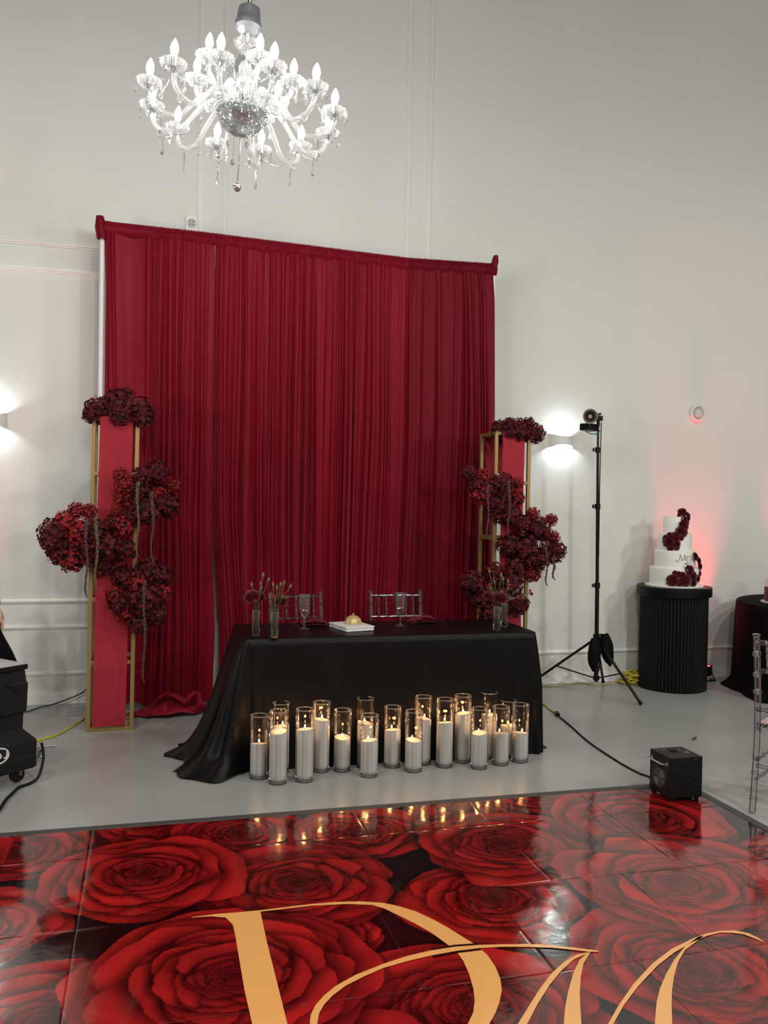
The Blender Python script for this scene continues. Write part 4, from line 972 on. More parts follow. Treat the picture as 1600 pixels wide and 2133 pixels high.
# ================================================================ ON THE WALL
def sconce(label, xc):
    t = thing('wall_sconce', label, 'wall lamp', (xc, WY, 2.118))
    P = []; n = 28; w, d = .112, .105
    for j, (zs, k) in enumerate([(-1, 1.0), (-.5, 1.0), (0, 1.0), (.5, 1.0), (1, 1.0)]):
        row = []
        for i in range(n + 1):
            a = PI * i / n; x, y = -w * math.cos(a), -d * math.sin(a)
            sag = .022 * math.sin(a) ** 2
            row.append((x, y, zs * (.057 - sag * abs(zs))))
        P.append(row)
    inn = [[(p[0] * .95, p[1] * .95, p[2]) for p in row] for row in P]
    mb = MB(); mb.grid(P); mb.grid([r for r in inn]); mb.grid([P[0], inn[0]]); mb.grid([P[-1], inn[-1]])
    mb.build('curved_shade', M['sconce'], t, 50)
    MB().box((0, -.004, 0), (.21, .008, .10)).build('back_plate', M['sconce'], t, 0, .002)
    MB().box((0, -.048, 0), (.07, .045, .012)).build('lamp', M['lamp'], t, 0)
    MB().tube([(0, 0, 0), (0, -.03, 0)], .012, 8).build('lamp_holder', M['white_plastic'], t)
sconce('white half-round wall sconce glowing up and down behind the light stand', 3.472)
sconce('white half-round wall sconce cut by the picture edge above the panel mouldings', -1.125)
v = thing('wall_strobe', 'small square white wall strobe with a round grille beside the vertical moulding', 'alarm', (.306, WY, 3.690))
MB().box((0, -.011, 0), (.094, .022, .125)).build('housing', M['white_plastic'], v, 0, .004)
g = MB().ring((0, -.024, .006), .032, .004, (0, 1, 0), 24, 6)
g.ring((0, -.024, .006), .020, .0022, (0, 1, 0), 20, 5)
for a in (0, PI / 2, PI, 1.5 * PI): g.bar((0, -.024, .006), (.032 * math.cos(a), -.024, .006 + .032 * math.sin(a)), .005)
g.build('round_grille', M['white_plastic'], v, 60)
MB().lathe([(.030, 0), (.028, .001)], 20, (0, -.0222, .006), rot=Euler((PI / 2, 0, 0)).to_matrix()).build('grille_shade_disc', mat('grille_shadow_grey', (.20, .20, .20), .7), v, 40)  # grey disc painted as the shade in the grille openings
dm2 = thing('dome_sensor', 'round white sensor with a raised ring high on the wall above the cake', 'sensor', (4.822, WY, 2.412))
rx = Euler((PI / 2, 0, 0)).to_matrix()
MB().lathe([(.084, 0), (.084, .014), (.078, .030), (.066, .038), (.056, .030), (.052, .018)], 36, rot=rx, c1=False).build('ring_base', M['white_plastic'], dm2, 60)
MB().lathe([(.052, .018), (.048, .030), (.036, .042), (.018, .048), (0, .049)], 28, rot=rx).build('inner_dome', mat('frosted_dome', (.55, .53, .52), .35), dm2, 180)

# ================================================================ LIGHT STAND, STUDIO LIGHT, SANDBAG
ls = thing('light_stand', 'tall black tripod light stand by the wall with its legs spread', 'stand', (3.59, 6.60, 0)); BM = M['black_metal']
MB().tube([(.012, 0, .11), (.004, 0, .92)], .0175, 12).build('lower_tube', BM, ls)
MB().tube([(.004, 0, .90), (-.008, 0, 1.57)], .0145, 12).build('middle_tube', BM, ls)
MB().tube([(-.008, 0, 1.55), (-.016, 0, 2.03)], .0120, 12).build('upper_tube', BM, ls)
MB().tube([(-.016, 0, 2.01), (-.018, 0, 2.27)], .0095, 12).build('top_tube', BM, ls)
for (x, z, kx) in ((.004, .905, -1), (-.008, 1.555, -1), (-.0155, 2.02, -1)):
    c = MB().tube([(x, 0, z - .022), (x, 0, z + .022)], .024, 12)
    c.build('clamp_collar', M['black'], ls)
    k_ = MB().tube([(x, 0, z), (x + kx * .036, -.004, z)], .006, 8).box((x + kx * .042, -.004, z), (.012, .012, .030))
    k_.build('clamp_knob', M['black'], ls)
MB().tube([(.008, 0, .44), (.006, 0, .50)], .028, 12).build('leg_hub', M['black'], ls)
MB().tube([(.012, 0, .125), (.012, 0, .155)], .028, 12).build('brace_hub', M['black'], ls)
for (fx, fy) in ((.177, -.426), (-.50, .30), (.30, .40)):
    hub = Vector((.008, 0, .47)); ft = Vector((fx, fy, .012)); mid = hub.lerp(ft, .55)
    lg = MB().tube([hub + (ft - hub).normalized() * .03, ft], .0115, 8).build('leg', BM, ls)
    MB().tube([ft + (hub - ft).normalized() * .03, ft], .0145, 8).build('rubber_foot', M['rubber'], lg)
    MB().bar((.012 + fx * .05, fy * .05, .142), tuple(mid), .016, .010).build('brace', BM, ls, 0, .001)
sl = thing('studio_light', 'black studio light with a silver reflector bowl on top of the tripod stand', 'lamp', (3.572, 6.60, 2.25))
ax = Vector((-.42, -.86, -.06)).normalized(); R0 = Vector((0, 0, 1)).rotation_difference(ax).to_matrix(); hc = Vector((-.085, -.02, .04))
MB().lathe([(.040, -.175), (.047, -.170), (.047, -.03), (.050, -.02), (.046, .0)], 24, hc, rot=R0).build('lamp_body', M['black'], sl, 40)
MB().lathe([(.040, -.012), (.047, .030), (.058, .052), (.060, .056), (.057, .056), (.046, .032), (.037, -.008)], 28, hc, rot=R0, c0=False, c1=False).build('reflector', M['black'], sl, 50)
MB().lathe([(.0555, .055), (.0445, .031), (.036, -.004)], 28, hc, rot=R0, c0=False, c1=False).build('reflector_lining', M['steel'], sl, 60)
MB().lathe([(.0365, -.004), (0, -.003)], 24, hc, rot=R0).build('inner_plate', M['black'], sl, 40)
MB().lathe([(.016, -.002), (.015, .002), (0, .0025)], 20, hc, rot=R0).build('led_disc', M['cob'], sl, 40)
MB().ring(tuple(hc + ax * .056), .0585, .0018, ax, 28, 6).build('bowl_rim', M['chrome'], sl, 180)
MB().box((-.060, .035, -.045), (.130, .10, .055), Euler((0, .05, .4)).to_matrix()).build('driver_box', M['black'], sl, 0, .004)
MB().tube([(-.125, -.03, -.085), (-.09, -.05, -.106), (-.04, -.045, -.104), (.005, -.02, -.075)], .006, 8, flat=.5).build('blue_strap', M['blue'], sl, 180)
MB().tube([(-.118, -.02, -.03), (-.135, -.03, -.07), (-.125, -.03, -.09)], .002, 6).build('strap_cord', M['black'], sl, 180)
MB().bar((-.03, .0, .04), (.01, 0, .035), .02).tube([(0, 0, -.04), (0, 0, .05)], .014, 10).box((.026, 0, .03), (.022, .022, .042)).box((.004, 0, .062), (.036, .02, .018), Euler((0, -.4, 0)).to_matrix()).build('tilt_bracket', M['black'], sl, 40)
MB().tube([(.024, -.008, .0), (.020, -.012, -.2), (.018, -.014, -.6), (.020, -.018, -1.1)], .004, 6).build('power_cord', M['black'], sl, 180)
sb = thing('sandbag', 'black saddle sandbag slung over the legs of the light stand', 'sandbag', (3.595, 6.57, .30))
def lobe(cx, cy, cz, w, d, h, tilt):
    P = []; R = Euler((0, tilt, 0)).to_matrix()
    for i in range(15):
        s = i / 14; row = []; ww = w * (.30 + .70 * math.sin(PI * min(1, .10 + s * .95)) ** .6) * (1 if s < .85 else (1 - (s - .85) * 3.6)); dd = d * math.sin(PI * (.08 + .86 * s)) ** .7
        for k in range(16):
            a = 2 * PI * k / 16
            q = Vector((ww * math.cos(a) * (1 + .04 * math.sin(3 * a + s * 9)), dd * math.sin(a), h * (.5 - s)))
            row.append(tuple(R @ q + Vector((cx, cy, cz))))
        P.append(row)
    return MB().grid(P, wrap=True)
lobe(-.058, -.05, .045, .055, .045, .27, .06).build('bag_lobe', M['dress'], sb, 180)
lobe(.075, -.02, .075, .055, .045, .27, -.22).build('bag_lobe', M['dress'], sb, 180)
MB().grid([[(-.055 + .105 * u, -.055 + .05 * v, .17 + .05 * math.sin(PI * u) - .01 * v) for v in np.linspace(0, 1, 5)] for u in np.linspace(0, 1, 11)]).build('saddle_strap', M['dress'], sb, 180)

# ================================================================ PLINTH AND WEDDING CAKE
PX, PY = 4.415, 6.755
pl = thing('plinth', 'black fluted round plinth under the white wedding cake', 'plinth', (PX, PY, 0))
fl_ = MB(); n = 58; ring = []
for k in range(n * 4):
    a = 2 * PI * k / (n * 4); r = .285 - (.010 if k % 4 == 0 else (.002 if k % 4 in (1, 3) else 0)); ring.append((r * math.cos(a), r * math.sin(a)))
fl_.grid([[(x, y, z) for x, y in ring] for z in (.0, .83)], wrap=True)
fl_.build('fluted_body', M['black_mdf'], pl, 25)
MB().lathe([(.28, .80), (.31, .80), (.313, .804), (.313, .876), (.309, .88), (0, .88)], 64).build('top_slab', M['black_mdf'], pl, 40)
ck = thing('wedding_cake', 'white four-tier wedding cake with burgundy roses and grey script letters', 'cake', (PX, PY, .8805))
MB().lathe([(.245, 0), (.245, .010), (.242, .012), (0, .012)], 56).build('cake_board', M['white_card'], ck, 40)
zc = .012
TIERS = [(.208, .150), (.170, .147), (.139, .145), (.101, .143)]
for (r, h) in TIERS:
    MB().lathe([(r, zc), (r, zc + h - .008), (r - .002, zc + h - .003), (r - .007, zc + h), (0, zc + h)], 56).build('tier', M['icing'], ck, 50); zc += h
fd = Vector((-PX, -PY, 0)).normalized(); sd_ = Vector((-fd.y, fd.x, 0))     # towards the hall, and sideways
def on_tier(r, ang, z, out=0.0):
    """a point on the side of a tier; ang is measured from the front, positive to the side of the round table"""
    d = fd * math.cos(ang) - sd_ * math.sin(ang) if False else fd * math.cos(ang) + sd_ * math.sin(ang)
    return d * (r + out) + Vector((0, 0, z)), d
def sugar(p, d, s, seed):
    rg = random.Random(seed); d = (d + Vector((0, 0, .25))).normalized()
    o = place('sugar_rose', rg.choice(SUGAR), ck, tuple(p + d * s * .15), Vector((0, 0, 1)).rotation_difference(d).to_euler(), s)
    return o
T = [a for a, b in TIERS]
# (tier radius, sideways offset in metres, height, size); sideways + is towards the round table
ROSES = [(.101, .050, .640, .042), (.101, .085, .612, .040), (.101, .045, .608, .036), (.101, .100, .585, .034), (.101, .070, .575, .040), (.101, .092, .545, .030),
         (.110, .065, .522, .052), (.101, .028, .480, .034), (.128, .052, .470, .056), (.139, .0, .425, .050), (.139, .045, .420, .030), (.139, -.045, .435, .034), (.150, -.055, .385, .056), (.150, .005, .365, .044), (.150, -.035, .330, .034), (.145, -.080, .415, .030), (.15, .015, .335, .026),
         (.185, .165, .262, .040), (.195, .190, .225, .042), (.205, .200, .180, .042), (.200, .205, .120, .040), (.208, .185, .080, .038), (.208, .120, .150, .050), (.214, .065, .105, .036), (.214, .085, .065, .062), (.214, -.015, .060, .058), (.214, .150, .050, .044), (.214, .035, .115, .030), (.212, .005, .125, .024), (.214, .150, .105, .044), (.214, .04, .045, .04)]
for q, (r, sx, z, s) in enumerate(ROSES):
    if z > .60:
        p = sd_ * sx + Vector((0, 0, z)) + fd * .02; d = (fd + sd_ * (.5 if sx > .08 else -.2) + Vector((0, 0, .6))).normalized()
    else:
        an = math.asin(max(-.98, min(.98, sx / r)));  p, d = on_tier(r, an, z)
    sugar(p, d, s * .86, q)
def script(strokes, r, z0, a0, sc):
    mb = MB()
    for st_ in strokes:
        pts = []
        for (x, y) in st_:
            p, d = on_tier(r + .0015, (a0 + x * sc / r), z0 + y * sc); pts.append(tuple(p))
        mb.tube(pts, .0017, 6)
    return mb
def smooth(pts, n=6):
    Q = [Vector((*p, 0)) for p in pts]; Q = [Q[0]] + Q + [Q[-1]]; out = []
    for i in range(1, len(Q) - 2):
        for s in range(n):
            t = s / n; a, b, c, d = Q[i - 1], Q[i], Q[i + 1], Q[i + 2]
            v = .5 * ((2 * b) + (c - a) * t + (2 * a - 5 * b + 4 * c - d) * t * t + (3 * b - a - 3 * c + d) * t ** 3); out.append((v.x, v.y))
    return out + [tuple(pts[-1])]
LM_ = [smooth([(.05, .22), (-.02, .30), (.0, .12), (.12, .02), (.28, .14), (.40, .52), (.50, .96)]), smooth([(.50, .96), (.58, .60), (.68, .22), (.72, .14)]), smooth([(.70, .14), (.86, .55), (1.06, .98)]), smooth([(1.06, .98), (1.04, .6), (1.06, .28), (1.16, .30)])]
LD_ = [smooth([(1.36, .68), (1.42, .36), (1.42, .02), (1.30, -.20), (1.12, -.24), (1.06, -.14), (1.20, -.10), (1.44, -.24), (1.70, -.12), (1.90, .2), (1.92, .5), (1.74, .72), (1.46, .72), (1.22, .60), (1.10, .36), (1.18, .22), (1.30, .30)])]
script(LM_ + LD_, .170, .162 + .052, .07, .070).build('script_letters', M['script'], ck, 180)

# ================================================================ ROUND TABLE, SMALL CAKE, WALL WASHER
RX, RY, RR = 5.635, 6.255, .775
def round_cloth():
    n = 150; P = []; rg = random.Random(3); ph = [rg.uniform(0, 6) for _ in range(4)]
    for j in range(27):
        t = j / 26; row = []
        for k in range(n):
            a = 2 * PI * k / n
            fold = .012 * math.sin(a * 13 + ph[0]) + .008 * math.sin(a * 22 + ph[1]) + .006 * math.sin(a * 5 + ph[2])
            r = RR + (.012 + fold) * t ** .7 + (.05 * max(0, t - .9) / .1 * (1 + .8 * math.sin(a * 9 + ph[3])))
            z = .76 * (1 - t) + .004
            if t > .93: z = .004 + (1 - t) / .07 * .05 + .012 * abs(math.sin(a * 17)) * (t > .97)
            if j == 0: r = RR - .010; z = .765
            if j == 1: r = RR; z = .758
            y = min(r * math.sin(a), WY - .03 - RY)
            row.append((RX + r * math.cos(a), RY + y, max(.003, z)))
        P.append(row)
    mb = MB().grid(P, wrap=True)
    mb.grid([[(lerp(RX, p[0], q), lerp(RY, p[1], q), .765) for p in P[0]] for q in (0, .5, 1)], wrap=True)
    return tag(mb.build('tablecloth', M['matte_cloth'], None, 180), 'black floor-length cloth over the round table by the wall', 'tablecloth')
round_cloth()
c2 = thing('small_cake', 'small navy and white cake with silver balls on the round black table', 'cake', (5.19, 6.37, .7665))
MB().lathe([(.155, 0), (.158, .004), (.158, .012), (0, .013)], 36, rib=.02, ribs=30).build('cake_board', M['white_card'], c2, 40)
MB().lathe([(.128, .013)] + [(.128 + .004 * (k % 2), .013 + .118 * k / 12) for k in range(1, 12)] + [(.126, .134), (0, .134)], 48).build('navy_tier', M['navy'], c2, 60)
MB().lathe([(.122, .134), (.122, .205), (.115, .212), (0, .212)], 48).build('white_tier', M['icing'], c2, 50)
rg = random.Random(8); mb = MB()
for k in range(46):
    a = rg.uniform(0, 6.28); mb.ball((-.06 + .055 * math.cos(a) * rg.random() ** .5, -.04 + .05 * math.sin(a) * rg.random() ** .5, .215 + .03 * rg.random()), rg.uniform(.008, .015), 8, 6)
mb.build('silver_balls', M['silver'], c2, 180)
MB().lathe([(.05, .212), (.052, .25), (.044, .285), (.02, .31), (0, .312)], 20, (.0, .02, 0), rib=.08, ribs=8).build('mauve_topper', M['pink'], c2, 60)
pa = thing('wall_washer', 'round black red-glowing wall washer lamp on the floor behind the plinth', 'lamp', (4.865, 6.93, 0))
MB().lathe([(.050, .050), (.056, .056), (.060, .075), (.060, .130), (.062, .140), (.058, .141), (.055, .132), (0, .131)], 28).build('housing', M['black'], pa, 40)
for k in range(7):
    a = k * PI / 3; r = .036 if k < 6 else 0
    MB().lathe([(.0125, .1315), (.012, .136), (.006, .139), (0, .1395)], 12, (r * math.cos(a), r * math.sin(a), 0)).build('lens', M['red_led'], pa, 180)
for s in (-1, 1): MB().tube([(s * .064, 0, .10), (s * .075, .0, .06), (s * .085, -.03, .006), (s * .085, .05, .006)], .006, 8).build('bracket', M['black_metal'], pa, 180)
MB().tube([(-.085, -.03, .006), (.085, -.03, .006)], .006, 8).build('bracket_bar', M['black_metal'], pa, 180)

# ================================================================ CABLES
def cable(name, label, cat, pts, r, mt, n=6):
    P = smooth3(pts); mb = MB().tube([tuple(p) for p in P], r, n); o = mb.build(name, mt, None, 180)
    return tag(o, label, cat)
def smooth3(pts, n=7):
    Q = [Vector(p) for p in pts]; Q = [Q[0]] + Q + [Q[-1]]; out = []
    for i in range(1, len(Q) - 2):
        for s in range(n):
            t = s / n; a, b, c, d = Q[i - 1], Q[i], Q[i + 1], Q[i + 2]
            out.append(.5 * ((2 * b) + (c - a) * t + (2 * a - 5 * b + 4 * c - d) * t * t + (3 * b - a - 3 * c + d) * t ** 3))
    return out + [Q[-1]]
zf = .006
kb = thing('power_cable', 'black cable running over the grey floor into the black cube machine', 'cable', (2.97, 6.02, 0))
MB().tube([tuple(p - Vector((2.97, 6.02, 0))) for p in smooth3([(2.722, 4.30, .06), (2.76, 4.40, .012), (2.832, 4.527, zf), (2.811, 4.622, zf), (2.807, 4.835, zf), (2.838, 5.258, zf), (2.912, 5.677, zf), (2.955, 5.95, zf)])], .0055, 6).build('black_cord', M['rubber'], kb, 180)
MB().tube([(-.018, -.05, .016), (.0, .01, .016)], .016, 10).build('plug', M['black'], kb, 60)
ky = cable('extension_cord', 'yellow cable end plugged to the black cable beside the table cloth', 'cable', [(2.968, 6.01, .010), (2.985, 6.15, zf), (3.00, 6.25, zf), (3.02, 6.398, zf), (3.045, 6.50, zf), (3.076, 6.609, zf), (3.05, 6.80, zf), (2.95, 6.95, zf)], .0065, M['yellow'])
cable('extension_cord', 'yellow cable looping along the wall behind the light stand', 'cable', [(3.10, 7.0, zf), (3.266, 6.985, zf), (3.40, 6.95, zf), (3.545, 6.99, .012), (3.70, 7.03, zf), (3.77, 6.93, zf), (3.895, 6.95, zf), (4.00, 6.98, zf), (4.06, 7.02, .02)], .0065, M['yellow_dull'])
rg = random.Random(6); mb = MB()
for k in range(17):
    cx, cy = 4.175 + rg.uniform(-.03, .03), 6.93 + rg.uniform(-.02, .02); ra, rb = rg.uniform(.07, .15), rg.uniform(.03, .085); a0 = rg.uniform(0, 6); zz = .01 + k * .006; tl = rg.uniform(-.04, .07)
    mb.tube(smooth3([(cx + ra * math.cos(a0 + q * .52) + rg.uniform(-.012, .012), cy + rb * math.sin(a0 + q * .52), max(.008, zz + tl * math.cos(a0 + q * .52) + rg.uniform(-.01, .01))) for q in range(13)], 3), .0062, 6)
for q in (0, .018): mb.tube(smooth3([(4.16 + q, 6.90, .05), (4.20 + q, 6.91, .17), (4.225, 6.96, .30), (4.24 + q, 6.97, .345), (4.252 - q, 6.97, .31), (4.25, 6.96, .2), (4.25, 6.93, .05)], 5), .0062, 6)
tag(mb.build('cable_coil', M['yellow'], None, 180), 'tangled heap of yellow cable on the floor against the fluted plinth', 'cable')
cable('extension_cord', 'yellow cable curving over the floor from the gold pedestal to the wheeled black machine', 'cable', [(-.86, 5.93, zf), (-.76, 5.96, zf), (-.68, 6.002, zf), (-.615, 6.069, zf), (-.549, 6.15, zf), (-.475, 6.346, zf), (-.419, 6.533, zf), (-.412, 6.72, zf), (-.40, 6.85, .02), (-.36, 6.95, .06), (-.30, 7.0, .10), (-.2, 7.03, .14), (-.05, 7.03, .10), (.02, 7.02, .01)], .0075, M['yellow'])
cable('wall_cable', 'thin black cable sagging along the wall behind the gold pedestal', 'cable', [(-1.0, 6.76, zf), (-.825, 6.838, zf), (-.74, 6.955, .008), (-.669, 7.0, .012), (-.56, 7.03, .042), (-.492, 7.035, .068), (-.438, 7.04, .098), (-.373, 7.045, .155), (-.28, 7.045, .21), (-.15, 7.045, .20), (0, 7.045, .10), (.04, 7.045, .008)], .0045, M['rubber'])

# ================================================================ COLD SPARK MACHINE ON THE DANCE FLOOR
fb = thing('spark_machine', 'black cube-shaped effect machine with a chrome handle on the dance floor corner', 'machine', (2.795, 4.222, .0075))
bx, by_, bz = .196, .196, .214; FZ = .020
MB().box((0, 0, FZ + bz / 2), (bx, by_, bz)).build('housing', M['black'], fb, 0, .0025)
for sx in (-1, 1):
    for sy in (-1, 1): MB().lathe([(.010, 0), (.012, .003), (.012, FZ)], 12, (sx * .078, sy * .078, 0)).build('foot', M['rubber'], fb)
xs_ = -bx / 2
MB().tube(smooth3([(xs_ - .002, .072, .196), (xs_ - .022, .072, .196), (xs_ - .030, .064, .197), (xs_ - .030, -.064, .197), (xs_ - .022, -.072, .196), (xs_ - .002, -.072, .196)], 5), .0048, 8).build('handle', M['chrome'], fb, 180)
for s in (-1, 1): MB().tube([(xs_ + .001, s * .072, .196), (xs_ - .005, s * .072, .196)], .010, 12).build('handle_mount', M['chrome'], fb, 40)
MB().box((xs_ - .0008, .0, .105), (.004, .150, .118)).build('fan_plate', M['black_metal'], fb, 0, .001)
fan = MB()
for r in (.012, .021, .030, .039, .048):
    for (a0, a1) in ((.35, 1.22), (1.92, 2.79), (3.49, 4.36), (5.06, 5.93)):
        fan.tube([(xs_ - .0035, .0 + r * math.cos(a) , .105 + r * math.sin(a)) for a in np.linspace(a0 - .2, a1 + .2, 9)], .0016, 5)
fan.build('fan_grille', M['print_ink'], fb, 180)
MB().lathe([(.024, 0), (.024, .005), (.022, .006), (0, .006)], 24, (.005, .03, FZ + bz - .0005)).build('nozzle', M['rubber'], fb, 40)
lg_ = MB(); zt_ = FZ + bz + .0006
lg_.ring((.062, -.005, zt_), .016, .0012, n=20, m_=4)
lg_.box((.040, .045, zt_), (.022, .008, .0008), Euler((0, 0, -.3)).to_matrix()).box((-.035, .062, zt_), (.018, .006, .0008)).box((.062, -.005, zt_), (.018, .006, .0008))
lg_.build('top_markings', M['print_ink'], fb, 0)
for (px_, pz_) in ((-.02, .222), (.055, .222), (.05, .09)): MB().ball((px_, -by_ / 2, pz_), .0025, 6, 4).build('screw', M['steel'], fb, 180)

# ================================================================ WHEELED BLACK MACHINE AT THE PICTURE EDGE
fm = thing('fog_machine', 'big wheeled black fog machine with a pale grey lid, cut by the picture edge', 'machine', (-.572, 5.205, 0))
U = Vector((-.743, -.669, 0)); Vv = Vector((-.669, .743, 0))
RM_ = Matrix((U, Vv, Vector((0, 0, 1)))).transposed()
def prismf(prof, u0, u1, v0, v1):
    """a stepped body: prof = [(z, inset)] going up, insets on all four sides"""
    P = []
    for z, i in prof:
        P.append([tuple(RM_ @ Vector(q)) for q in ((u0 + i, v0 + i, z), (u1 - i, v0 + i, z), (u1 - i, v1 - i, z), (u0 + i, v1 - i, z))])
    mb = MB().grid(P, wrap=True); n = len(mb.v); mb.f += [(3, 2, 1, 0), (n - 4, n - 3, n - 2, n - 1)]; mb.mi += [0, 0]; return mb
L_, D_ = .74, .46
prismf([(.075, .012), (.085, .0), (.150, .0), (.156, .004), (.164, .0), (.232, .0), (.290, .050), (.300, .052)], 0, L_, 0, D_).build('lower_body', M['black_rough'], fm, 0, .004)
prismf([(.295, .052), (.380, .050), (.386, .042), (.400, .038), (.545, .034), (.555, .040), (.618, .046)], 0, L_, 0, D_).build('upper_body', M['black_rough'], fm, 0, .004)
prismf([(.622, .050), (.628, .040), (.648, .040), (.654, .046), (.662, .085), (.664, .12)], 0, L_, 0, D_).build('lid', M['lid'], fm, 0, .003)
prismf([(.620, .045), (.624, .036), (.648, .036), (.650, .040)], 0, L_, 0, D_).build('lid_edge', M['black'], fm, 0, .002)
def on_face(u, z, out): return RM_ @ Vector((u, -out, z))
fq = Vector((0, 0, 1)).rotation_difference(RM_ @ Vector((0, -1, 0))).to_matrix()
MB().lathe([(.080, .0), (.080, .006), (.066, .004), (.062, -.02), (0, -.03)], 28, tuple(on_face(.17, .475, -.032)), rot=fq).build('fog_outlet', M['rubber'], fm, 40)
lgm = MB(); cu, cz_ = .235, .190
lgm.tube([tuple(on_face(cu + .060 * math.cos(a), cz_ + .040 * math.sin(a), .002)) for a in np.linspace(0, 2 * PI, 33)[:-1]], .0045, 6, closed=True)
def stroke(pts, w=.0045): lgm.tube([tuple(on_face(cu - x, cz_ + y, .002)) for x, y in pts], w, 6)
stroke([(-.058, -.017), (-.040, .018), (-.024, -.017)]); stroke([(-.050, -.004), (-.032, -.004)])
stroke([(-.012, -.017), (-.012, .017), (.004, .015), (.014, .004), (.014, -.006), (.004, -.016), (-.012, -.017)])
stroke([(.050, .018), (.050, -.010), (.042, -.017), (.030, -.014)])
lgm.build('logo', M['white_ink'], fm, 60)
for k in range(3): MB().tube([tuple(on_face(.03, .088 + .016 * k, .0005)), tuple(on_face(L_ - .03, .088 + .016 * k, .0005))], .0022, 6).build('rib', M['black'], fm)
for (u, v_) in ((.075, .07), (L_ - .075, .07), (.075, D_ - .07), (L_ - .075, D_ - .07)):
    c = RM_ @ Vector((u, v_, 0))
    w_ = MB().lathe([(.012, -.012), (.034, -.014), (.040, -.010), (.040, .010), (.034, .014), (.012, .012)], 20, (c.x, c.y, .041), rot=Euler((PI / 2, 0, .55)).to_matrix()).build('caster', M['rubber'], fm, 40)
    MB().lathe([(0, -.016), (.022, -.015), (.024, -.013), (.0, -.011)], 16, (c.x, c.y, .041), rot=Euler((PI / 2, 0, .55)).to_matrix()).build('wheel_hub', M['white_plastic'], w_, 60)
    MB().box((c.x, c.y, .083), (.05, .05, .006)).bar((c.x - .02, c.y + .01, .082), (c.x - .012, c.y + .006, .04), .004, .03).bar((c.x + .02, c.y - .01, .082), (c.x + .012, c.y - .006, .04), .004, .03).build('caster_fork', M['steel'], w_, 0)
hb = RM_ @ Vector((-.030, .035, 0))
MB().box((hb.x, hb.y, .165), (.045, .05, .008), RM_).box((hb.x, hb.y, .130), (.044, .006, .085), RM_ @ Euler((0, .25, 0)).to_matrix()).box(tuple(RM_ @ Vector((-.034, .02, .14))), (.05, .005, .055), RM_).build('side_bracket', M['steel'], fm, 0, .002)
MB().ball(tuple(RM_ @ Vector((-.042, .012, .120))), .010, 10, 6).build('bracket_bolt', M['chrome'], fm, 180)
cable('mains_cable', 'thick black cord running down past the caster of the wheeled machine', 'cable', [(-.552, 5.245, .20), (-.540, 5.225, .12), (-.560, 5.18, .03), (-.600, 5.13, .010), (-.645, 5.08, .010), (-.663, 5.00, .010), (-.684, 4.884, .010), (-.70, 4.70, .010), (-.76, 4.55, .010)], .0085, M['rubber'])

# ================================================================ SMALL THINGS ON THE FLOOR
mb = MB().grid([[(.020 * u * (1 - .3 * v * v), .014 * v, .004 + .012 * (u * .5 + .5) ** 2 + .004 * v * v) for v in np.linspace(-1, 1, 6)] for u in np.linspace(-1, 1, 7)])
pt = mb.build('fallen_petal', M['rose'], None, 180); pt.location = (3.59, 5.213, -.002); tag(pt, 'single dark red petal fallen on the bare grey floor', 'petal')
mb = MB().grid([[(.055 * u, .012 * v, .003 + .005 * math.sin(u * 7) ** 2) for v in (-1, 0, 1)] for u in np.linspace(-1, 1, 12)])
pp = mb.build('paper_strip', M['white_card'], None, 180); pp.location = (-.590, 5.885, 0); pp.rotation_euler = (0, 0, .1); tag(pp, 'crumpled white paper strip on the floor behind the wheeled black machine', 'paper')

# ================================================================ PERSON AT THE PICTURE EDGE
def skin_body(name, verts, edges, radii, root, mt, parent, sub=2):
    me = bpy.data.meshes.new(name); me.from_pydata(verts, edges, []); me.materials.append(mt)
    o = bpy.data.objects.new(name, me); C.objects.link(o); o.parent = parent
    s = o.modifiers.new('skin', 'SKIN'); s.use_smooth_shade = True
    for i, r in enumerate(radii): me.skin_vertices[0].data[i].radius = (r, r) if not isinstance(r, tuple) else r
    me.skin_vertices[0].data[root].use_root = True
    b = o.modifiers.new('sub', 'SUBSURF'); b.levels = sub; b.render_levels = sub
    return o
pe = thing('person', 'person in a black knee-length dress standing behind the wheeled machine, mostly out of frame', 'person', (-1.115, 5.86, 0), .5)
V_ = [(0, 0, .95), (0, .0, 1.10), (0, .01, 1.28), (0, .0, 1.40), (0, .005, 1.47), (0, -.01, 1.53),                # 0 pelvis .. 5 neck top
      (.09, 0, .88), (.10, .01, .50), (.10, .03, .10), (.10, -.07, .035), (-.09, 0, .88), (-.10, .01, .50), (-.10, .03, .10), (-.10, -.07, .035),
      (.165, 0, 1.375), (.205, .02, 1.10), (.235, -.03, .87), (-.165, 0, 1.375), (-.205, .02, 1.10), (-.235, -.03, .87)]
E_ = [(0, 1), (1, 2), (2, 3), (3, 4), (4, 5), (0, 6), (6, 7), (7, 8), (8, 9), (0, 10), (10, 11), (11, 12), (12, 13), (3, 14), (14, 15), (15, 16), (3, 17), (17, 18), (18, 19)]
R_ = [(.145, .105), (.115, .085), (.125, .095), (.105, .08), .052, .050, .085, .055, .036, .026, .085, .055, .036, .026, .050, .040, .027, .050, .040, .027]
skin_body('body', V_, E_, R_, 0, M['skin'], pe)
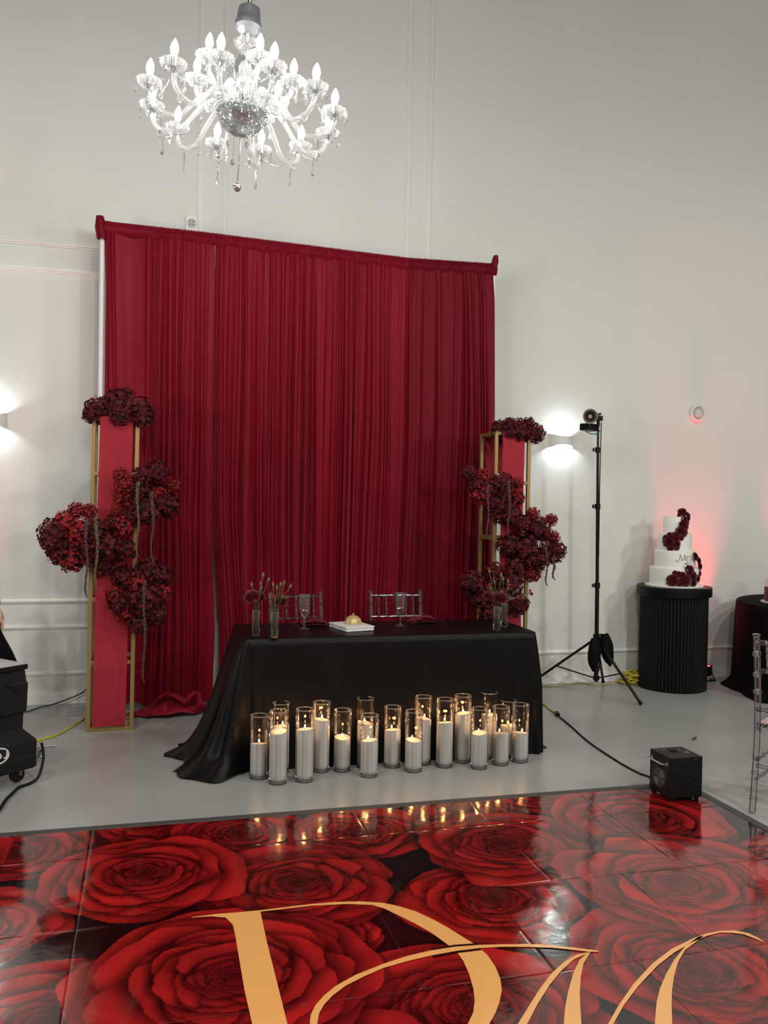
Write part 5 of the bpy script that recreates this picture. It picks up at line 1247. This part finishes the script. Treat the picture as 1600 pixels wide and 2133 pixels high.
for s in (-1, 1):            # hands: palm, four fingers and a thumb, each its own chain in one skin
    w = Vector((s * .235, -.03, .87)); hv = [w, w + Vector((s * .012, -.008, -.045)), w + Vector((s * .016, -.014, -.085))]; he = [(0, 1), (1, 2)]; hr = [.024, (.018, .030), (.014, .030)]
    for q, L in enumerate((.062, .072, .068, .052)):
        b = hv[2] + Vector((-s * .002, -.026 + q * .0165, 0)); i = len(hv)
        hv += [b, b + Vector((s * .002, -.004, -L * .5)), b + Vector((-s * .006, -.008, -L))]; hr += [.0092, .0085, .0068]; he += [(2, i), (i, i + 1), (i + 1, i + 2)]
    i = len(hv); hv += [hv[1] + Vector((-s * .006, -.032, -.008)), hv[1] + Vector((-s * .014, -.046, -.045))]; hr += [.011, .008]; he += [(1, i), (i, i + 1)]
    skin_body('hand', [tuple(v) for v in hv], he, hr, 0, M['skin'], pe)
hd = MB().ball((0, -.015, 1.63), .1, 20, 14, (.76, .95, 1.18)); hd.v = [(x * (1 - .25 * max(0, 1.60 - z) / .1), y * (1 - .12 * max(0, 1.60 - z) / .1), z) for x, y, z in hd.v]
hd.lathe([(.006, .022), (.012, -.004), (.016, -.016), (.004, -.022)], 8, (0, -.112, 1.618)); hd.ball((.076, .0, 1.615), .028, 8, 6, (.3, .6, 1)); hd.ball((-.076, .0, 1.615), .028, 8, 6, (.3, .6, 1))
hd.build('head', M['skin'], pe, 180)
for s in (-1, 1): MB().ball((s * .030, -.100, 1.642), .0115, 10, 8).build('eye', M['white_plastic'], pe, 180); MB().ball((s * .030, -.109, 1.642), .0052, 8, 6).build('iris', M['hair'], pe, 180)
MB().tube([(-.024, -.094, 1.572), (0, -.103, 1.570), (.024, -.094, 1.572)], [.003, .006, .003], 8, flat=.7).build('mouth', M['carnation'], pe, 180)
hp = []
for j in range(14):
    t = j / 13; row = []
    for k in range(28):
        a = PI * (-.16 + 1.32 * k / 27)
        rr = .097 * math.sin(min(1, t * 1.6) * PI / 2) * (1 + .02 * math.sin(k * 2.2)) + .012 * max(0, t - .6)
        row.append((rr * .90 * math.cos(a), .005 + rr * math.sin(a) * 1.05, 1.752 - .36 * t ** 1.4))
    hp.append(row)
MB().grid(hp).build('hair', M['hair'], pe, 180)
dp = []
for (z, rx_, ry_) in ((1.40, .150, .085), (1.36, .165, .102), (1.28, .150, .118), (1.18, .132, .108), (1.08, .128, .102), (1.0, .152, .122), (.92, .178, .150), (.80, .230, .205), (.70, .275, .25), (.60, .325, .30), (.53, .352, .33), (.50, .350, .33)):
    dp.append([(rx_ * math.cos(a) * (1 + .03 * max(0, 1 - z) * math.sin(a * 11)), .005 + ry_ * math.sin(a) * (1 + .03 * max(0, 1 - z) * math.sin(a * 11)), z) for a in np.linspace(0, 2 * PI, 49)[:-1]])
MB().grid(dp, wrap=True).build('dress', M['dress'], pe, 180)
for s in (-1, 1): MB().tube([(s * .10, -.012, 1.37), (s * .085, .0, 1.435), (s * .085, .06, 1.38)], .014, 8, flat=.4).build('dress_strap', M['dress'], pe, 180)
for s in (-1, 1):
    MB().grid([[(s * .10 + w * .040 * math.cos(q), -.02 + .115 * math.sin(q) * -1 if False else -.025 + .105 * math.sin(q), h) for q in np.linspace(0, 2 * PI, 17)[:-1]] for w, h in ((1, .0), (1.02, .03), (.9, .062), (.3, .072))], wrap=True).build('shoe', M['black'], pe, 60)

SC.cycles.use_denoising = True
SC.cycles.sample_clamp_indirect = 8.0
SC.cycles.max_bounces = 14
SC.cycles.transparent_max_bounces = 40
SC.cycles.caustics_reflective = False
SC.cycles.caustics_refractive = False
